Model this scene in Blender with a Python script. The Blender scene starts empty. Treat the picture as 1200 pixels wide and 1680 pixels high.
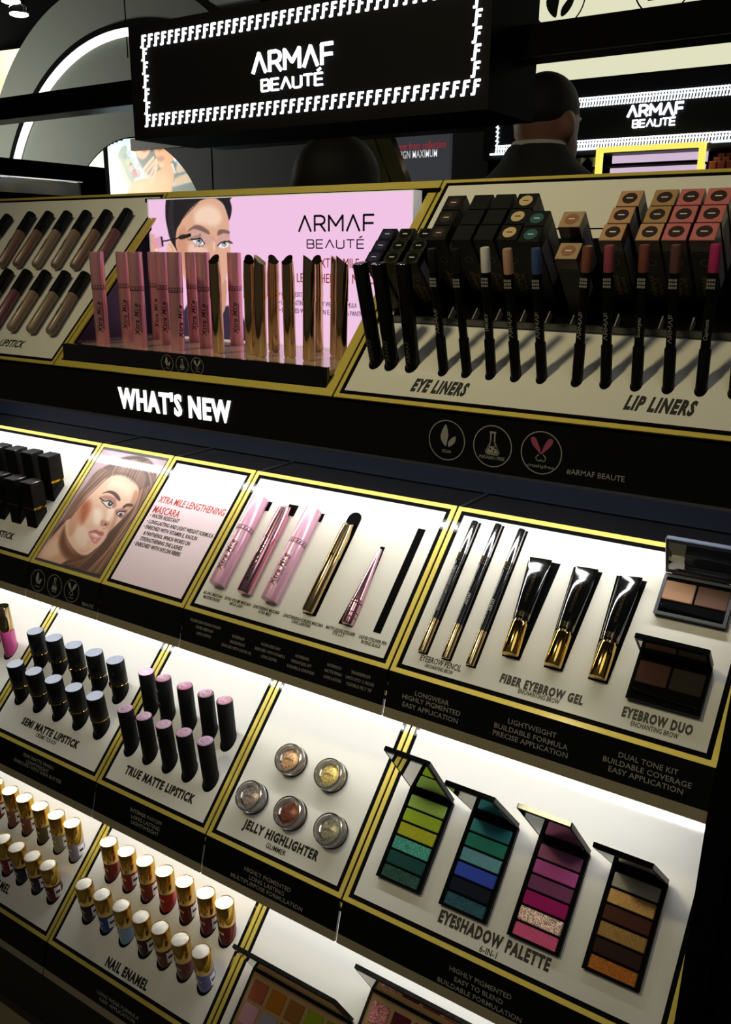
import bpy, bmesh, math, random
import numpy as np
from mathutils import Matrix, Vector
random.seed(7)
SC = bpy.context.scene
COL = SC.collection
ZC = 1.40                       # camera height; every coordinate below is measured from the camera

# ------------------------------------------------------------------ camera, world, lights, exposure
yaw, pit, rol = map(math.radians, (33.454, 16.32, 0.386))
fwd = Vector((-math.sin(yaw)*math.cos(pit), math.cos(yaw)*math.cos(pit), -math.sin(pit)))
rgt = fwd.cross(Vector((0, 0, 1))).normalized(); up = rgt.cross(fwd)
rg2 = rgt*math.cos(rol) + up*math.sin(rol); up2 = -rgt*math.sin(rol) + up*math.cos(rol)
cam_d = bpy.data.cameras.new('camera'); cam = bpy.data.objects.new('camera', cam_d); COL.objects.link(cam)
cam.matrix_world = Matrix(((rg2.x, up2.x, -fwd.x, 0), (rg2.y, up2.y, -fwd.y, 0), (rg2.z, up2.z, -fwd.z, ZC), (0, 0, 0, 1)))
cam_d.sensor_fit = 'VERTICAL'; cam_d.sensor_height = 36.0; cam_d.lens = 1457.2/1680*36.0
cam_d.clip_start = 0.02; cam_d.clip_end = 100
SC.camera = cam

world = bpy.data.worlds.new('hall'); SC.world = world; world.use_nodes = True
world.node_tree.nodes['Background'].inputs[0].default_value = (1.0, 0.93, 0.80, 1)
world.node_tree.nodes['Background'].inputs[1].default_value = 0.035

def hall_lamp(name, loc, target, size, power, color, spread=180):
    l = bpy.data.lights.new(name, 'AREA'); l.shape = 'DISK'; l.size = size; l.energy = power; l.color = color; l.spread = math.radians(spread)
    o = bpy.data.objects.new(name, l); COL.objects.link(o)
    o.location = Vector(loc) + Vector((0, 0, ZC))
    o.rotation_euler = (Vector(target)-Vector(loc)).to_track_quat('-Z', 'Y').to_euler()
    return o
hall_lamp('ceiling_spot', (-1.25, -1.1, 2.35), (-0.60, 0.95, 0.22), 0.30, 2.3, (1.0, 0.88, 0.50), 40)
hall_lamp('ceiling_flood', (1.4, -1.6, 2.8), (-0.4, 0.8, -0.3), 2.2, 14, (1.0, 0.98, 0.93))
hall_lamp('arch_wall_fill', (-7.4, 3.5, 0.7), (-6.0, 5.0, 0.4), 0.6, 62, (0.98, 1.0, 0.88))  # unseen light added to brighten the arch wall
hall_lamp('truss_fill', (-8.4, 5.2, 1.5), (-7.2, 6.0, 2.9), 0.5, 40, (1.0, 0.98, 0.9))  # unseen light added so the dim trusses show

SC.view_settings.view_transform = 'Standard'
try: SC.view_settings.look = 'None'
except Exception: pass
SC.view_settings.gamma = 1.0; SC.view_settings.use_curve_mapping = False
SC.view_settings.exposure = 0.0
SC.cycles.use_denoising = True
SC.cycles.sample_clamp_indirect = 4.0
SC.cycles.max_bounces = 8; SC.cycles.transparent_max_bounces = 8

# ------------------------------------------------------------------ materials
def lin(c):
    return tuple(((x/255)/12.92 if x/255 <= 0.04045 else (((x/255)+0.055)/1.055)**2.4) for x in c)
MATS = {}
def mat(name, rgb, rough=0.5, metal=0.0, coat=0.0, coat_rough=0.05, emit=None, estr=0.0, trans=0.0, ior=1.45, noise=0.08, nscale=60.0, bump=0.0, spec=0.5, attr=None, sparkle=None):
    if name in MATS: return MATS[name]
    m = bpy.data.materials.new(name); m.use_nodes = True; MATS[name] = m
    nt = m.node_tree; b = nt.nodes['Principled BSDF']
    c = lin(rgb) + (1,)
    b.inputs['Base Color'].default_value = c
    b.inputs['Roughness'].default_value = rough; b.inputs['Metallic'].default_value = metal
    b.inputs['Coat Weight'].default_value = coat; b.inputs['Coat Roughness'].default_value = coat_rough
    b.inputs['Specular IOR Level'].default_value = spec
    b.inputs['Transmission Weight'].default_value = trans; b.inputs['IOR'].default_value = ior
    tc = nt.nodes.new('ShaderNodeTexCoord')
    nz = nt.nodes.new('ShaderNodeTexNoise'); nz.inputs['Scale'].default_value = nscale; nz.inputs['Detail'].default_value = 3
    nt.links.new(tc.outputs['Object'], nz.inputs['Vector'])
    if attr:
        a = nt.nodes.new('ShaderNodeVertexColor'); a.layer_name = attr
        nt.links.new(a.outputs['Color'], b.inputs['Base Color'])
        if estr:
            nt.links.new(a.outputs['Color'], b.inputs['Emission Color']); b.inputs['Emission Strength'].default_value = estr
            b.inputs['Base Color'].default_value = (0.02, 0.02, 0.02, 1); nt.links.remove(b.inputs['Base Color'].links[0])
    elif noise and not trans:
        mx = nt.nodes.new('ShaderNodeMix'); mx.data_type = 'RGBA'
        mx.inputs['A'].default_value = tuple(x*(1-noise) for x in c[:3]) + (1,)
        mx.inputs['B'].default_value = tuple(min(1, x*(1+noise)) for x in c[:3]) + (1,)
        nt.links.new(nz.outputs['Fac'], mx.inputs['Factor']); nt.links.new(mx.outputs['Result'], b.inputs['Base Color'])
    if sparkle:
        vo = nt.nodes.new('ShaderNodeTexVoronoi'); vo.inputs['Scale'].default_value = sparkle[0]
        nt.links.new(tc.outputs['Object'], vo.inputs['Vector'])
        rp = nt.nodes.new('ShaderNodeValToRGB'); k = sparkle[1]
        rp.color_ramp.elements[0].color = tuple(x*(1-k) for x in c[:3]) + (1,); rp.color_ramp.elements[1].color = tuple(min(1, x*(1+3*k)+0.04*k) for x in c[:3]) + (1,)
        rp.color_ramp.elements[0].position = 0.25; rp.color_ramp.elements[1].position = 0.9
        sx = nt.nodes.new('ShaderNodeSeparateColor'); nt.links.new(vo.outputs['Color'], sx.inputs[0])
        nt.links.new(sx.outputs[0], rp.inputs['Fac']); nt.links.new(rp.outputs['Color'], b.inputs['Base Color'])
    if bump:
        bp = nt.nodes.new('ShaderNodeBump'); bp.inputs['Strength'].default_value = bump; bp.inputs['Distance'].default_value = 0.001
        nt.links.new(nz.outputs['Fac'], bp.inputs['Height']); nt.links.new(bp.outputs['Normal'], b.inputs['Normal'])
    if emit is not None:
        b.inputs['Emission Color'].default_value = lin(emit) + (1,); b.inputs['Emission Strength'].default_value = estr
    return m

BLACK = mat('black_laminate', (9, 9, 12), 0.8, coat=0.5, coat_rough=0.03, noise=0.15, spec=0.05)
BLACKM = mat('black_matte', (7, 7, 8), 0.85, spec=0.04)
BLACKG = mat('black_gloss', (7, 7, 9), 0.12, coat=0.6)
NAVY = mat('blue_black_recess', (14, 20, 38), 0.4)
GOLD = mat('gold_trim_paint', (204, 184, 84), 0.45, metal=0.3, coat=0.8, coat_rough=0.07, noise=0.10, nscale=200)
WHITE = mat('white_display_board', (224, 221, 212), 0.6, coat=1.0, coat_rough=0.07, noise=0.02, nscale=25)
PINKB = mat('pale_pink_board', (240, 218, 228), 0.6, coat=1.0, coat_rough=0.07, noise=0.02)
TAN = mat('taupe_edge', (148, 138, 112), 0.5)
TXT_K = mat('black_print', (12, 12, 12), 0.5)
TXT_G = mat('grey_print', (150, 147, 138), 0.6)
TXT_R = mat('red_print', (188, 52, 44), 0.5)
TXT_P = mat('violet_print', (44, 26, 82), 0.5)
SILVER = mat('silver_line', (190, 190, 192), 0.25, metal=1)
CHROME = mat('chrome', (215, 215, 220), 0.10, metal=1)
GMETAL = mat('polished_gold', (226, 186, 96), 0.10, metal=1, noise=0.03)
GMETAL2 = mat('champagne_gold', (206, 182, 136), 0.16, metal=1, noise=0.03)
PINKM = mat('pink_satin_metal', (226, 160, 170), 0.30, metal=0.55, coat=0.2)
PINKL = mat('pale_pink_satin', (240, 184, 212), 0.30, metal=0.35, coat=0.3)
PINKC = mat('pink_chrome', (230, 172, 190), 0.20, metal=1)
CAPBLK = mat('lipstick_black', (8, 8, 9), 0.6, spec=0.12, coat=0.25, coat_rough=0.06)
CAPTOP = mat('lipstick_top_satin_reflection', (150, 156, 172), 0.35, coat=0.4, metal=0.1)  # bluish reflection on the cap tops is put into the colour
MIRROR = mat('mirror', (225, 228, 230), 0.02, metal=1, noise=0)
CLEAR = mat('clear_acrylic', (255, 255, 255), 0.02, trans=1.0, ior=1.45)
LEDW = mat('led_diode', (255, 255, 255), 0.4, emit=(250, 250, 248), estr=66.0)
MILKY = mat('milky_diffuser', (250, 250, 250), 0.6, emit=(250, 250, 248), estr=12.0)
SIGNW = mat('sign_white_light', (255, 255, 255), 0.4, emit=(244, 248, 255), estr=1.6)
WNEW = mat('backlit_white', (255, 255, 255), 0.4, emit=(255, 255, 255), estr=1.3)
PURPLE = mat('dark_purple_liner', (58, 40, 66), 0.5)

# ------------------------------------------------------------------ mesh helpers
class MB:
    def __init__(s): s.v = []; s.f = []; s.sm = []
    def add(s, vs, fs, smooth=False):
        n = len(s.v); s.v += [tuple(map(float, p)) for p in vs]
        s.f += [tuple(i+n for i in f) for f in fs]; s.sm += [smooth]*len(fs); return s
    def box(s, x0, x1, y0, y1, z0, z1):
        return s.add([(x0,y0,z0),(x1,y0,z0),(x1,y1,z0),(x0,y1,z0),(x0,y0,z1),(x1,y0,z1),(x1,y1,z1),(x0,y1,z1)],
                     [(3,2,1,0),(4,5,6,7),(0,1,5,4),(1,2,6,5),(2,3,7,6),(3,0,4,7)])
    def bbox(s, x0, x1, y0, y1, z0, z1, b):     # box with bevelled vertical edges and a bevelled top rim
        P = [(x0+b,y0),(x1-b,y0),(x1,y0+b),(x1,y1-b),(x1-b,y1),(x0+b,y1),(x0,y1-b),(x0,y0+b)]
        cx, cy = (x0+x1)/2, (y0+y1)/2
        kx = 1-b*0.7/max(1e-6,(x1-x0)/2); ky = 1-b*0.7/max(1e-6,(y1-y0)/2)
        vs = [(x,y,z0) for x,y in P]+[(x,y,z1-b*0.7) for x,y in P]+[(cx+(x-cx)*kx,cy+(y-cy)*ky,z1) for x,y in P]
        fs = [tuple(range(7,-1,-1)), tuple(range(16,24))]
        for k in range(2):
            for i in range(8): j=(i+1)%8; fs.append((k*8+i,k*8+j,k*8+8+j,k*8+8+i))
        return s.add(vs, fs)
    def lathe(s, prof, n=24, c=(0,0), smooth=True, axis='z', sx=1.0, sy=1.0, cap0=True, cap1=True):
        vs = []; fs = []
        for r, z in prof:
            for i in range(n):
                a = 2*math.pi*i/n; p = (c[0]+r*math.cos(a)*sx, c[1]+r*math.sin(a)*sy, z)
                if axis == 'y': p = (p[0], z, c[1]+r*math.sin(a)*sy)
                vs.append(p)
        m = len(prof); flip = axis == 'y'
        for k in range(m-1):
            for i in range(n):
                j = (i+1) % n; q = (k*n+i, k*n+j, (k+1)*n+j, (k+1)*n+i); fs.append(q[::-1] if flip else q)
        s.add(vs, fs, smooth)
        base = len(s.v)-len(vs)
        if cap0: f = tuple(base+i for i in range(n-1,-1,-1)); s.f.append(f[::-1] if flip else f); s.sm.append(False)
        if cap1: f = tuple(base+(m-1)*n+i for i in range(n)); s.f.append(f[::-1] if flip else f); s.sm.append(False)
        return s
    def prism(s, poly, a0, a1, axis='x', smooth=False):   # poly in the other two axes, extruded along axis
        n = len(poly); mk = {'x': lambda p, t: (t, p[0], p[1]), 'y': lambda p, t: (p[0], t, p[1]), 'z': lambda p, t: (p[0], p[1], t)}[axis]
        vs = [mk(p, a0) for p in poly]+[mk(p, a1) for p in poly]
        fs = [tuple(range(n-1,-1,-1)), tuple(range(n,2*n))]+[(i,(i+1)%n,n+(i+1)%n,n+i) for i in range(n)]
        return s.add(vs, fs, smooth)
    def tube(s, pts, r, n=8):
        pts = [Vector(p) for p in pts]; vs = []; fs = []
        rr = r if isinstance(r, (list, tuple)) else [r]*len(pts)
        for i, p in enumerate(pts):
            t = (pts[min(i+1, len(pts)-1)]-pts[max(i-1, 0)]).normalized()
            a = t.cross(Vector((0.3, 0.1, 1))).normalized(); b = t.cross(a)
            for k in range(n): an = 2*math.pi*k/n; vs.append(p+a*math.cos(an)*rr[i]+b*math.sin(an)*rr[i])
        for i in range(len(pts)-1):
            for k in range(n): j = (k+1) % n; fs.append((i*n+k, i*n+j, (i+1)*n+j, (i+1)*n+k))
        fs += [tuple(range(n-1,-1,-1)), tuple((len(pts)-1)*n+k for k in range(n))]
        return s.add(vs, fs, True)
    def loft(s, rings, n=20, smooth=True):     # rings: (cx, cy, cz, rx, ry)
        vs = []; fs = []
        for cx, cy, cz, rx, ry in rings:
            for i in range(n): a = 2*math.pi*i/n; vs.append((cx+rx*math.cos(a), cy+ry*math.sin(a), cz))
        for k in range(len(rings)-1):
            for i in range(n): j = (i+1) % n; fs.append((k*n+i, k*n+j, (k+1)*n+j, (k+1)*n+i))
        fs += [tuple(range(n-1,-1,-1)), tuple((len(rings)-1)*n+i for i in range(n))]
        return s.add(vs, fs, smooth)
    def xf(s, M):
        s.v = [tuple(M @ Vector(p)) for p in s.v]; return s
    def mesh(s, name):
        me = bpy.data.meshes.new(name); me.from_pydata(s.v, [], s.f)
        me.polygons.foreach_set('use_smooth', s.sm); me.update()
        if any(s.sm): me.set_sharp_from_angle(angle=math.radians(42))
        return me

def obj(name, mb, m, parent=None, loc=(0,0,0), rot=(0,0,0), label=None, kind=None):
    me = mb if isinstance(mb, bpy.types.Mesh) else mb.mesh(name)
    o = bpy.data.objects.new(name, me); COL.objects.link(o)
    if m is not None and len(me.materials) == 0: me.materials.append(m)
    o.parent = parent
    o.location = loc if parent else Vector(loc)+Vector((0,0,ZC)); o.rotation_euler = rot
    if label: o['label'] = label
    if kind: o['kind'] = kind
    return o
def thing(name, label, cat, loc=(0,0,0), rot=(0,0,0), group=None):
    o = bpy.data.objects.new(name, None); COL.objects.link(o); o.empty_display_size = 0.02
    o.location = Vector(loc)+Vector((0,0,ZC)); o.rotation_euler = rot
    o['label'] = label; o['category'] = cat
    if group: o['group'] = group
    return o
def tag(o, label, cat, group=None):
    o['label'] = label; o['category'] = cat
    if group: o['group'] = group
    return o
def struct(name, mb, m, loc=(0,0,0), rot=(0,0,0), label=None, parent=None):
    o = obj(name, mb, m, parent, loc, rot)
    if parent is None: o['kind'] = 'structure'
    if label: o['label'] = label
    return o
def dup(root, loc, rot=None, label=None):
    r = root.copy(); COL.objects.link(r); r.location = Vector(loc)+Vector((0,0,ZC))
    if rot is not None: r.rotation_euler = rot
    if label: r['label'] = label
    for ch in list(root.children):
        c = ch.copy(); COL.objects.link(c); c.parent = r
        for g in list(ch.children):
            d = g.copy(); COL.objects.link(d); d.parent = c
    return r
ORD = ['first', 'second', 'third', 'fourth', 'fifth', 'sixth', 'seventh', 'eighth', 'ninth', 'tenth', 'eleventh']
R45 = math.radians(45)

# ------------------------------------------------------------------ lettering
FONTC = {}
def text_raw(txt, bold, shear):
    key = (txt, bold, shear)
    if key in FONTC: return FONTC[key]
    cu = bpy.data.curves.new('t', 'FONT'); cu.body = txt; cu.size = 1.0; cu.offset = bold; cu.shear = shear; cu.space_character = 1.0+bold*3.6
    cu.resolution_u = 2; cu.extrude = 0.01
    ob = bpy.data.objects.new('t', cu); COL.objects.link(ob)
    me = bpy.data.meshes.new_from_object(ob)
    v = np.zeros(len(me.vertices)*3); me.vertices.foreach_get('co', v); v = v.reshape(-1, 3)
    fs = [tuple(p.vertices) for p in me.polygons]
    bpy.data.objects.remove(ob); bpy.data.curves.remove(cu); bpy.data.meshes.remove(me)
    FONTC[key] = (v, fs); return v, fs
_v, _ = text_raw('H', 0.0, 0.0); CAP = float(_v[:, 1].max())
def text_mesh(txt, w, h, bold=0.0, shear=0.0, depth=0.0003):
    v, fs = text_raw(txt, bold, shear); v = v.copy()
    x0, x1 = v[:, 0].min(), v[:, 0].max()
    v[:, 0] = (v[:, 0]-(x0+x1)/2)*(w/(x1-x0)); v[:, 1] = (v[:, 1]-CAP/2)*(h/CAP); v[:, 2] = (v[:, 2]/0.01+1)/2*depth
    return MB().add(v.tolist(), fs)
def text_obj(txt, w, h, m, parent, M, bold=0.0, shear=0.0, depth=0.0003, name='lettering'):
    o = obj(name, text_mesh(txt, w, h, bold, shear, depth), m, parent); o.matrix_local = M; return o

def stroke(mb, pts, t, z0, z1):
    pts = [Vector((p[0], p[1])) for p in pts]
    for a, b in zip(pts[:-1], pts[1:]):
        d = (b-a).normalized(); n = Vector((-d.y, d.x))*t/2
        mb.prism([(a+n)[:], (a-n)[:], (b-n)[:], (b+n)[:]], z0, z1, 'z')
    for p in pts[1:-1]:
        mb.prism([(p.x+t/2*math.cos(k*math.pi/4), p.y+t/2*math.sin(k*math.pi/4)) for k in range(8)], z0, z1, 'z')
GLY = {'A': (0.72, [[(0,0),(0.36,1),(0.72,0)]]), 'R': (0.60, [[(0,0),(0,1),(0.38,1),(0.54,0.9),(0.58,0.73),(0.54,0.56),(0.38,0.46),(0,0.46)],[(0.33,0.46),(0.62,0)]]),
 'M': (0.78, [[(0,0),(0,1),(0.39,0.36),(0.78,1),(0.78,0)]]), 'F': (0.54, [[(0,0),(0,1),(0.56,1)],[(0,0.5),(0.53,0.5)]]),
 'B': (0.58, [[(0,0),(0,1),(0.46,1),(0.55,0.9),(0.55,0.6),(0.46,0.5),(0,0.5)],[(0.46,0.5),(0.58,0.4),(0.58,0.1),(0.48,0),(0,0)]]),
 'E': (0.56, [[(0.56,1),(0,1),(0,0),(0.56,0)],[(0,0.5),(0.52,0.5)]]), 'U': (0.62, [[(0,1),(0,0.14),(0.13,0),(0.49,0),(0.62,0.14),(0.62,1)]]),
 'T': (0.64, [[(0,1),(0.64,1)],[(0.32,1),(0.32,0)]]), 'Q': (0.56, [[(0.56,1),(0,1),(0,0),(0.56,0)],[(0,0.5),(0.52,0.5)],[(0.18,1.22),(0.42,1.42)]])}
def logo_mb(word, w, h, t, depth=0.0004, gap=0.22):
    tot = sum(GLY[c][0] for c in word)+gap*(len(word)-1); sx = (w-t*h*0.9)/tot; sy = h*(1-t); mb = MB(); x = 0
    for c in word:
        for pl in GLY[c][1]: stroke(mb, [((x+px)*sx-(w-t*h*0.9)/2, py*sy-sy/2) for px, py in pl], t*h, 0, depth)
        x += GLY[c][0]+gap
    return mb

# ------------------------------------------------------------------ painted prints (posters are flat prints)
def catmull(P, closed, k=4):
    P = np.asarray(P, float); n = len(P); out = []
    rng = range(n) if closed else range(n-1)
    for i in rng:
        if closed: a, b, c, d = P[(i-1) % n], P[i], P[(i+1) % n], P[(i+2) % n]
        else: a, b, c, d = P[max(i-1, 0)], P[i], P[i+1], P[min(i+2, n-1)]
        for j in range(k):
            t = j/k; out.append(0.5*((2*b)+(-a+c)*t+(2*a-5*b+4*c-d)*t*t+(-a+3*b-3*c+d)*t**3))
    if not closed: out.append(P[-1])
    return np.array(out)
def paint(layers, XS, YS, unit, px):
    gx, gy = np.meshgrid(XS, YS); col = np.zeros(gx.shape+(3,)); 
    for L in layers:
        pts = np.array(L[4], float).reshape(-1, 2)*unit; closed = L[0] == 'P'
        poly = catmull(pts, closed, 4 if len(pts) > 4 or not closed else 1)
        bl = max(L[2]*px, 1e-6); wd = (L[5]*px/2 if not closed else 0); mg = bl+wd
        ix = np.where((XS >= poly[:, 0].min()-mg) & (XS <= poly[:, 0].max()+mg))[0]; iy = np.where((YS >= poly[:, 1].min()-mg) & (YS <= poly[:, 1].max()+mg))[0]
        if len(ix) == 0 or len(iy) == 0: continue
        sl = (slice(iy[0], iy[-1]+1), slice(ix[0], ix[-1]+1)); x = gx[sl]; y = gy[sl]
        d2 = np.full(x.shape, 1e9); ins = np.zeros(x.shape, bool)
        Q = np.vstack([poly, poly[:1]]) if closed else poly
        for (ax, ay), (bx, by) in zip(Q[:-1], Q[1:]):
            ex, ey = bx-ax, by-ay; l2 = ex*ex+ey*ey+1e-18
            t = np.clip(((x-ax)*ex+(y-ay)*ey)/l2, 0, 1); d2 = np.minimum(d2, (x-ax-t*ex)**2+(y-ay-t*ey)**2)
            if closed and ay != by: ins ^= ((ay > y) != (by > y)) & (x < (bx-ax)*(y-ay)/(by-ay)+ax)
        d = np.sqrt(d2); sd = np.where(ins, -d, d)-wd
        a = np.clip(0.5-sd/(2*bl), 0, 1); a = (a*a*(3-2*a)*L[3])[..., None]
        col[sl] = col[sl]*(1-a)+np.array(L[1], float)*a
    c = col/255.0
    return np.where(c <= 0.04045, c/12.92, ((c+0.055)/1.055)**2.4)
def print_mesh(name, layers, XS, YS, unit, px, place, keep=None):
    rgb = paint(layers, XS, YS, unit, px); nx, ny = len(XS), len(YS)
    gx, gy = np.meshgrid(XS, YS); vs = [place(a, b) for a, b in zip(gx.ravel(), gy.ravel())]
    fs = [(j*nx+i, j*nx+i+1, (j+1)*nx+i+1, (j+1)*nx+i) for j in range(ny-1) for i in range(nx-1) if keep is None or keep((XS[i]+XS[i+1])/2, (YS[j]+YS[j+1])/2)]
    me = bpy.data.meshes.new(name); me.from_pydata(vs, [], fs); me.update()
    ca = me.color_attributes.new('print', 'FLOAT_COLOR', 'POINT')
    ca.data.foreach_set('color', np.concatenate([rgb.reshape(-1, 3), np.ones((nx*ny, 1))], 1).ravel().astype(np.float32))
    return me

# ------------------------------------------------------------------ lettering table: tray, surface, words, x, distance up the slope (or down the lip), width, cap height
TEXTS=[('semi', 'p', 'SEMI MATTE LIPSTICK', -0.9946, 0.0325, 0.1233, 0.0095),
('semi', 'p', 'CRÈME TOUCH', -0.9957, 0.0227, 0.0433, 0.0052),
('true', 'p', 'TRUE MATTE LIPSTICK', -0.774, 0.0303, 0.124, 0.01),
('jelly', 'p', 'JELLY HIGHLIGHTER', -0.5733, 0.0299, 0.1114, 0.0098),
('jelly', 'p', 'GLIMMER', -0.5732, 0.0181, 0.0285, 0.0055),
('shadow', 'p', 'EYESHADOW PALETTE', -0.2976, 0.027, 0.1225, 0.0112),
('shadow', 'p', '6-IN-1', -0.2979, 0.0146, 0.0187, 0.006),
('brow', 'p', 'EYEBROW PENCIL', -0.3924, 0.0225, 0.0473, 0.0064),
('brow', 'p', 'ENCHANTING BROW', -0.3916, 0.0159, 0.032, 0.0038),
('brow', 'p', 'FIBER EYEBROW GEL', -0.2835, 0.025, 0.0846, 0.0082),
('brow', 'p', 'ENCHANTING BROW', -0.2833, 0.0175, 0.042, 0.0046),
('brow', 'p', 'EYEBROW DUO', -0.1731, 0.026, 0.0624, 0.0086),
('brow', 'p', 'ENCHANTING BROW', -0.1731, 0.0173, 0.042, 0.0046),
('mascara', 'p', 'ALL-IN-1 MASCARA', -0.7093, 0.0267, 0.0308, 0.0038),
('mascara', 'p', 'MASTERSTROKE', -0.7082, 0.0213, 0.0266, 0.0038),
('mascara', 'p', 'EXTRA VOLUME MASCARA', -0.6694, 0.0269, 0.0404, 0.0038),
('mascara', 'p', 'MEGA LASH', -0.6693, 0.022, 0.0199, 0.0038),
('mascara', 'p', 'LENGTHENING MASCARA', -0.6258, 0.0268, 0.0395, 0.0038),
('mascara', 'p', 'XTRA MILE', -0.6256, 0.022, 0.0189, 0.0038),
('mascara', 'p', 'LENGTHENING+CURLING MASCARA', -0.5715, 0.0262, 0.0559, 0.0038),
('mascara', 'p', 'LONG LASHTING', -0.572, 0.0218, 0.0265, 0.0038),
('mascara', 'p', 'MATTE LIQUID EYELINER', -0.5198, 0.0264, 0.039, 0.0038),
('mascara', 'p', 'EYE L.I.T', -0.5203, 0.0223, 0.0149, 0.0038),
('mascara', 'p', 'LIQUID EYELINER PEN', -0.4772, 0.0264, 0.0349, 0.0038),
('mascara', 'p', 'INTENSE BLACK', -0.4773, 0.0214, 0.0245, 0.0038),
('pinkcard', 'p', 'XTRA MILE LENGTHENING', -0.8150, 0.1355, 0.1185, 0.0100),
('pinkcard', 'p', 'MASCARA', -0.85, 0.1194, 0.0478, 0.0105),
('pinkcard', 'p', '• WATER RESISTANT', -0.8475, 0.1096, 0.0534, 0.0056),
('pinkcard', 'p', '• LONG-LASTING AND LIGHT WEIGHT FORMULA', -0.8142, 0.1005, 0.1192, 0.0056),
('pinkcard', 'p', '• ENRICHED WITH VITAMIN E, KAOLIN', -0.8258, 0.092, 0.097, 0.0056),
('pinkcard', 'p', '& PANTHENOL WHICH WORKS ON', -0.826, 0.0829, 0.0842, 0.0056),
('pinkcard', 'p', 'STRENGTHENING THE LASHES', -0.8304, 0.0742, 0.0764, 0.0056),
('pinkcard', 'p', '• ENRICHED WITH NYLON FIBERS', -0.8321, 0.0657, 0.0854, 0.0056),
('nail', 'p', 'NAIL ENAMEL', -0.7974, 0.0201, 0.0792, 0.011),
('eyel', 'p', 'EYE LINERS', -0.4484, 0.0262, 0.0657, 0.015),
('eyel', 'p', 'LIP LINERS', -0.2205, 0.0302, 0.0644, 0.015),
('brow', 'l', 'LIGHTWEIGHT', -0.2817, 0.0139, 0.0492, 0.0048),
('brow', 'l', 'BUILDABLE FORMULA', -0.2821, 0.0218, 0.0749, 0.0048),
('brow', 'l', 'PRECISE APPLICATION', -0.2817, 0.0292, 0.0762, 0.0048),
('brow', 'l', 'DUAL TONE KIT', -0.1717, 0.0133, 0.0525, 0.0048),
('brow', 'l', 'BUILDABLE COVERAGE', -0.1719, 0.021, 0.0782, 0.0048),
('brow', 'l', 'EASY APPLICATION', -0.1718, 0.0284, 0.0659, 0.0048),
('brow', 'l', 'LONGWEAR', -0.3905, 0.0152, 0.0391, 0.0048),
('brow', 'l', 'HIGHLY PIGMENTED', -0.3906, 0.0219, 0.0672, 0.0048),
('brow', 'l', 'EASY APPLICATION', -0.3906, 0.0298, 0.0643, 0.0048),
('semi', 'l', 'SEMI MATTE FINISH', -0.992, 0.0093, 0.066, 0.0048),
('semi', 'l', 'LIGHTWEIGHT', -0.992, 0.0167, 0.0492, 0.0048),
('semi', 'l', 'ENRICHED WITH SHEA BUTTER', -0.9914, 0.0228, 0.1043, 0.0048),
('true', 'l', 'INTENSE PAYOFF', -0.7748, 0.0133, 0.0569, 0.0048),
('true', 'l', 'LONG LASTING', -0.7744, 0.0212, 0.0517, 0.0048),
('true', 'l', 'LIGHTWEIGHT', -0.7739, 0.0284, 0.0497, 0.0048),
('jelly', 'l', 'HIGHLY PIGMENTED', -0.5731, 0.0173, 0.0693, 0.0048),
('jelly', 'l', 'LONG LASTING', -0.5731, 0.0249, 0.052, 0.0048),
('jelly', 'l', 'MULTIPURPOSE FORMULATION', -0.5727, 0.0321, 0.1072, 0.0048),
('shadow', 'l', 'HIGHLY PIGMENTED', -0.2988, 0.0164, 0.0683, 0.0048),
('shadow', 'l', 'EASY TO BLEND', -0.2991, 0.0249, 0.0536, 0.0048),
('shadow', 'l', 'BUILDABLE FORMULATION', -0.2975, 0.0334, 0.093, 0.0048),
('nail', 'l', 'LONG WEAR FORMULA', -0.7969, 0.0218, 0.0803, 0.0048),
('nail', 'l', 'EASY APPLICATION', -0.7967, 0.0293, 0.0681, 0.0048),
('mascara', 'l', 'VOLUME+LENGTHENING+CURLING', -0.7035, 0.0104, 0.0494, 0.0034),
('mascara', 'l', 'WATER RESISTANT', -0.7035, 0.0172, 0.0285, 0.0034),
('mascara', 'l', 'LONG LASTING', -0.7035, 0.024, 0.0228, 0.0034),
('mascara', 'l', 'WATERPROOF', -0.6504, 0.0148, 0.019, 0.0034),
('mascara', 'l', 'SMUDGE PROOF', -0.6504, 0.0216, 0.0228, 0.0034),
('mascara', 'l', 'ENRICHED WITH CASTOR OIL', -0.6504, 0.0284, 0.0456, 0.0034),
('mascara', 'l', 'WATER RESISTANT', -0.6016, 0.0135, 0.0285, 0.0034),
('mascara', 'l', 'ENRICHED WITH VITAMIN E', -0.6016, 0.0203, 0.0437, 0.0034),
('mascara', 'l', 'LONG LASTING', -0.6016, 0.0271, 0.0228, 0.0034),
('mascara', 'l', 'NOURISHING', -0.5562, 0.0147, 0.019, 0.0034),
('mascara', 'l', 'WEIGHTLESS LIFT', -0.5562, 0.0215, 0.0285, 0.0034),
('mascara', 'l', 'BUILDABLE & LONGWEAR', -0.5562, 0.0283, 0.038, 0.0034),
('mascara', 'l', 'WATERPROOF', -0.5126, 0.0137, 0.019, 0.0034),
('mascara', 'l', 'MATTE FINISH', -0.5126, 0.0205, 0.0228, 0.0034),
('mascara', 'l', 'LONG-LASTING', -0.5126, 0.0273, 0.0228, 0.0034),
('mascara', 'l', 'TRANSFERPROOF', -0.4778, 0.0136, 0.0247, 0.0034),
('mascara', 'l', 'LASTS UPTO 12 HOURS', -0.4778, 0.0204, 0.0361, 0.0034),
('mascara', 'l', 'FLEXIBLE FELT TIP', -0.4778, 0.0272, 0.0323, 0.0034)]
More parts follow.
